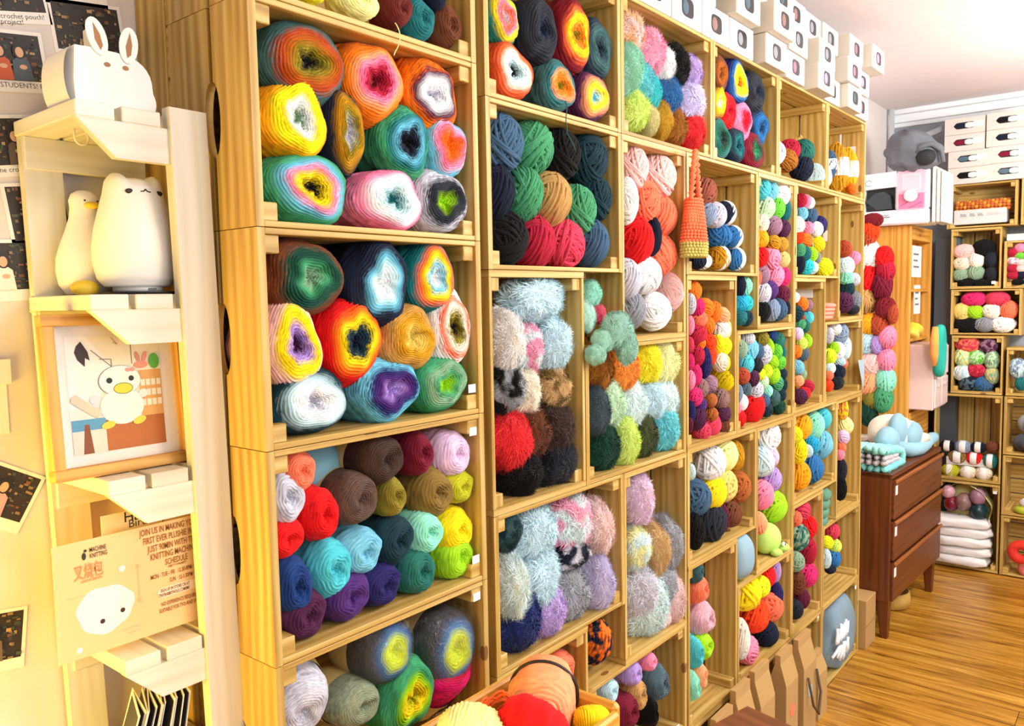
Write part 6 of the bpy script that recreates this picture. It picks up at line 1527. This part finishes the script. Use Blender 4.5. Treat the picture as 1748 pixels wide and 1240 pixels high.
# drawstring bag, carton and kraft bags on the floor level
db=thing('drawstring_bag',V(262.5,4.6,-158.6),'grey blue drawstring bag with white lettering in the floor level crate','bag')
mb=MB(); mb.blob((0,0,12.6),(16,6.2,14.4),nu=56,nv=34,e=.72,fn=lambda d:1+.03*math.sin(8*d[0]+3*d[2])+.035*math.sin(9*d[0]-4*d[2]*d[0])); mb.v=[(x*(1-.25*max(0,(z-12)/14)),y,max(z,0)) for x,y,z in mb.v]; mb.build('bag_body',plain('bag_greyblue','7e97a6',.85),db,True)
for k,(s_,zz) in enumerate((('TINY',15),('KNIT',9.5),('YARN',4.8))):
    pass
rr=random.Random(6); mb=MB()
def bsurf(x,z): 
    q=1-abs((z-12.6)/14.4)**2.35-abs(x/16)**2.35; return -6.2*max(.05,q)**.43
for (cx,cz,ln_,an) in ((-7,17,6,1.2),(-5,16.5,6,.9),(-3,17.5,6.5,1.25),(-1,17,6,.8),(1,17,6,1.0),(3.4,17.4,6,1.2),(5.6,17,5,.9),(-8,11,6,.5),(-5.5,10.5,5,1.0),(-3.5,9.6,6,1.4),(-1.2,10.2,6,1.2),(.6,9,7,1.4),(3,9.6,6.5,-1.0),(4.6,10,6,1.2),(6.4,8.8,5,-1.1)):
    pts=[(cx+(t-.5)*ln_*math.cos(an),0,cz+(t-.5)*ln_*math.sin(an)) for t in (0,.25,.5,.75,1)]; pts=[(x,bsurf(x,z)-.25,z) for x,_,z in pts]; mb.tube(pts,.62,n=6)
mb.build('white_lettering',plain('print_white','eef2f4',.6),db,True).location=(-.075,0,-.01)
mb=MB(); mb.tube([(2,-1,25),(4,-2,27),(5,-1,24)],.4,n=6); mb.build('drawstring',plain('cord_dark','22262c',.6),db,True)
kr=plain('kraft_carton','b8935a',.75); krd=plain('kraft_brown','a07c46',.75)
mb=MB(); mb.box(0,14,0,18,0,21,c=.2); mb.box(.2,13.8,-.25,0,9.8,10.6,c=.05,mi=1); o=mb.build('cardboard_box',[kr,krd]); o.location=V(282.5,-2.5,-160); tag(o,'brown cardboard box standing beside the grey drawstring bag','box')
def kbag(x,y,w,d,h,lb,dot=None,handle=False):
    t=thing('kraft_paper_bag',V(x,y,-160),lb,'paper bag',0,'kraft paper bags on the floor')
    mb=MB(); mb.box(0,w,0,d,0,h*.72,c=.1); mb.prism([(0,h*.72),(d,h*.72),(d*.6,h*.93),(d*.35,h*.93)],0,w,axis=0,grain=1); mb.box(-.05,w+.05,d*.33,d*.63,h*.9,h,c=.05); mb.build('bag_body',kr,t)
    if dot: mb=MB(); mb.prism(ell(w*.5,h*.45,2.1,2.1,20),-.12,-.02,axis=1); mb.build('round_sticker',plain('sticker_'+dot,dot,.5),t)
    if handle: mb=MB(); mb.tube([(w*.2,-.6,h*.62),(w*.25,-2.2,h*.35),(w*.6,-2.6,h*.22),(w*.9,-2,h*.4),(w*.9,-.6,h*.62)],.45,n=6); mb.build('handle',plain('handle_brown','5a4630',.7),t,True)
kbag(134,-6.4,11,6,34,'kraft paper bag just behind the dark table corner')
kbag(147,-6.4,10,6,37,'kraft paper bag, second from the table corner')
kbag(160.5,-6.4,11,6,37.5,'kraft paper bag with teal round sticker','8fd0c8')
kbag(181,-6.4,10.5,6,35,'tall kraft paper bag with coral round sticker','f08060')
kbag(197,-6.4,12,6,34.5,'tall kraft paper bag with pale blue sticker and hanging handle','a8c4dc',True)
kbag(213,-6,9,6,23,'narrow kraft paper bag furthest along the floor row')
# ---------------------------------------------------------------- dark table corner and tray of yarn in front
A_=math.radians(-12.5); tm=woodmat('dark_table_wood','6e3c1c','4c2610','8a5228',rough=.35,knots=False,gs=.8)
tb_=thing('dark_table',V(72.4,-39,-160),'dark brown wooden table whose corner shows at the bottom edge','table',A_)
mb=MB(); mb.box(-27,0,-60,0,72.2,75,c=.4); mb.build('table_top',tm,tb_)
for (x,y) in ((-7,-7),(-25,-7),(-7,-58),(-25,-58)): mb=MB(); mb.box(x,x+5,y,y+5,0,72.2,c=.3); mb.build('leg',tm,tb_)
tr=thing('wooden_tray',V(20,-19,-87),'light wooden tray with rounded rim holding large skeins in the foreground','tray')
pm=woodmat('tray_wood','d99a34','b87820','e8b458',knots=False)
mb=MB(); mb.box(-5,21.5,-9.5,9,0,1.0,c=.2); mb.build('base',pm,tr)
mb=MB(); mb.box(-5.5,22.5,8.6,10,0,11.5,c=.6); mb.build('long_side',pm,tr); mb=MB(); mb.box(-5.5,21,-12.5,-11,0,11.5,c=.6); mb.build('long_side',pm,tr)
mb=MB(); mb.box(21,23,-11.5,9.6,0,12,c=.9); mb.build('short_side',pm,tr); mb=MB(); mb.box(-6,-4.4,-11.5,9.6,0,12,c=.9); mb.build('short_side',pm,tr)
stl=thing('wooden_stool',V(20,-19,-160),'plain wooden stool under the tray of skeins','stool')
mb=MB(); mb.box(-18,18,-7.5,8,70,73,c=.3); mb.build('seat',pm,stl)
for (x,y) in ((-16,-6.5),(13,-6.5),(-16,4),(13,4)): mb=MB(); mb.box(x,x+3,y,y+3,0,70,c=.2); mb.build('leg',pm,stl)
def big(nm,X,Y,Z,a,b,c,cn,lb,rot,seed,band=False):
    t=thing(nm,V(X,Y,Z),lb,'yarn',0,'large skeins in the foreground tray'); t.rotation_euler=rot
    me=cake_mesh('skein_mesh',seed,n=2.5,ridges=8,irr=.8,nt_=90,dens=6,scale=(a,b,c),dimple=.12,amp=.03); me.materials.append(yarnmat(cn,None,'W')); place(me,'yarn',(0,0,0),(1,1,1),[],parent=t)
    if band: mb=MB(); mb.tube([(a*1.03*math.cos(q),b*.15,c*1.03*math.sin(q)) for q in [2*PI*i/40 for i in range(40)]],.28,n=6,closed=True); mb.build('elastic_band',plain('elastic_black','1a1416',.5),t,True)
big('yarn_skein',36.8,-19.5,-74.8,5.4,7.4,5.2,'f8a070','large peach skein with black elastic band in the tray',(.1,.2,-1.0),301,True)
big('yarn_skein',26.2,-25.5,-74.4,5.6,5.5,4.4,'red','large bright red skein in front of the peach one in tray',(.4,1.0,.5),302)
big('yarn_skein',38.2,-28,-77.6,3.0,3,3.0,'yellow','yellow skein at the tray corner, cut by the bottom edge',(0,0,.8),303)
big('yarn_skein',19,-20,-73.0,6,5,3.2,'paleyellow','pale yellow skein at the tray left end, cut by bottom edge',(.2,0,.6),304)
mb=MB(); r7=random.Random(9)
for k in range(14):
    a0=r7.uniform(0,6.28); mb.tube([(3.2*math.cos(a0+q)+r7.uniform(-.3,.3),2.2*math.sin(a0+q),1.1*math.sin(2*q+a0)+k*.16) for q in [2.6*i/12 for i in range(13)]],.22,n=5)
o=mb.build('orange_yarn_strands',yarnmat('e8642c',None,'W'),None,True); o.location=V(24.5,-19.6,-73.6); tag(o,'loose orange strands between the pale yellow and red skeins','yarn')
# plastic wrap round the two lime cored cakes
mb=MB(); mb.blob((0,0,0),(6.9,7.2,6.6),nu=40,nv=28,e=.9,fn=lambda d:1.06+.018*math.sin(17*d[0]+9*d[2])+.014*math.sin(23*d[2]-11*d[0])); 
# brand lettering on the crimson cake band and strands hanging from shelves
mb=MB(); mb.tube([(87-0,0,0)]*1+[(87+.2*math.sin(i),-.3,-i*.8) for i in range(1,9)]+[(88.5,-.6,-8),(89.6,-.6,-9.4)],.12,n=5)
mb.v=[(x-87,y,z) for x,y,z in mb.v]; o=mb.build('loose_yarn_end',yarnmat('slateteal',None,'W'),None,True); o.location=V(72.0,-.6,29.0); tag(o,'thin teal yarn end dangling below the teal gradient cake','yarn')
mb=MB(); mb.tube([(.5*math.sin(q*1.6)-.35*max(0,q-2)**1.5,-.6+.6*math.exp(-q*2),1.2-1.9*q+.35*max(0,q-1.6)**2) for q in [3.4*i/24 for i in range(25)]],.09,n=5); o=mb.build('loose_yarn_end',yarnmat('paleyellow',None,'W'),None,True); o.location=V(26.5,-.2,32.0); tag(o,'pale yellow yarn end hanging from the topmost left crate','yarn')
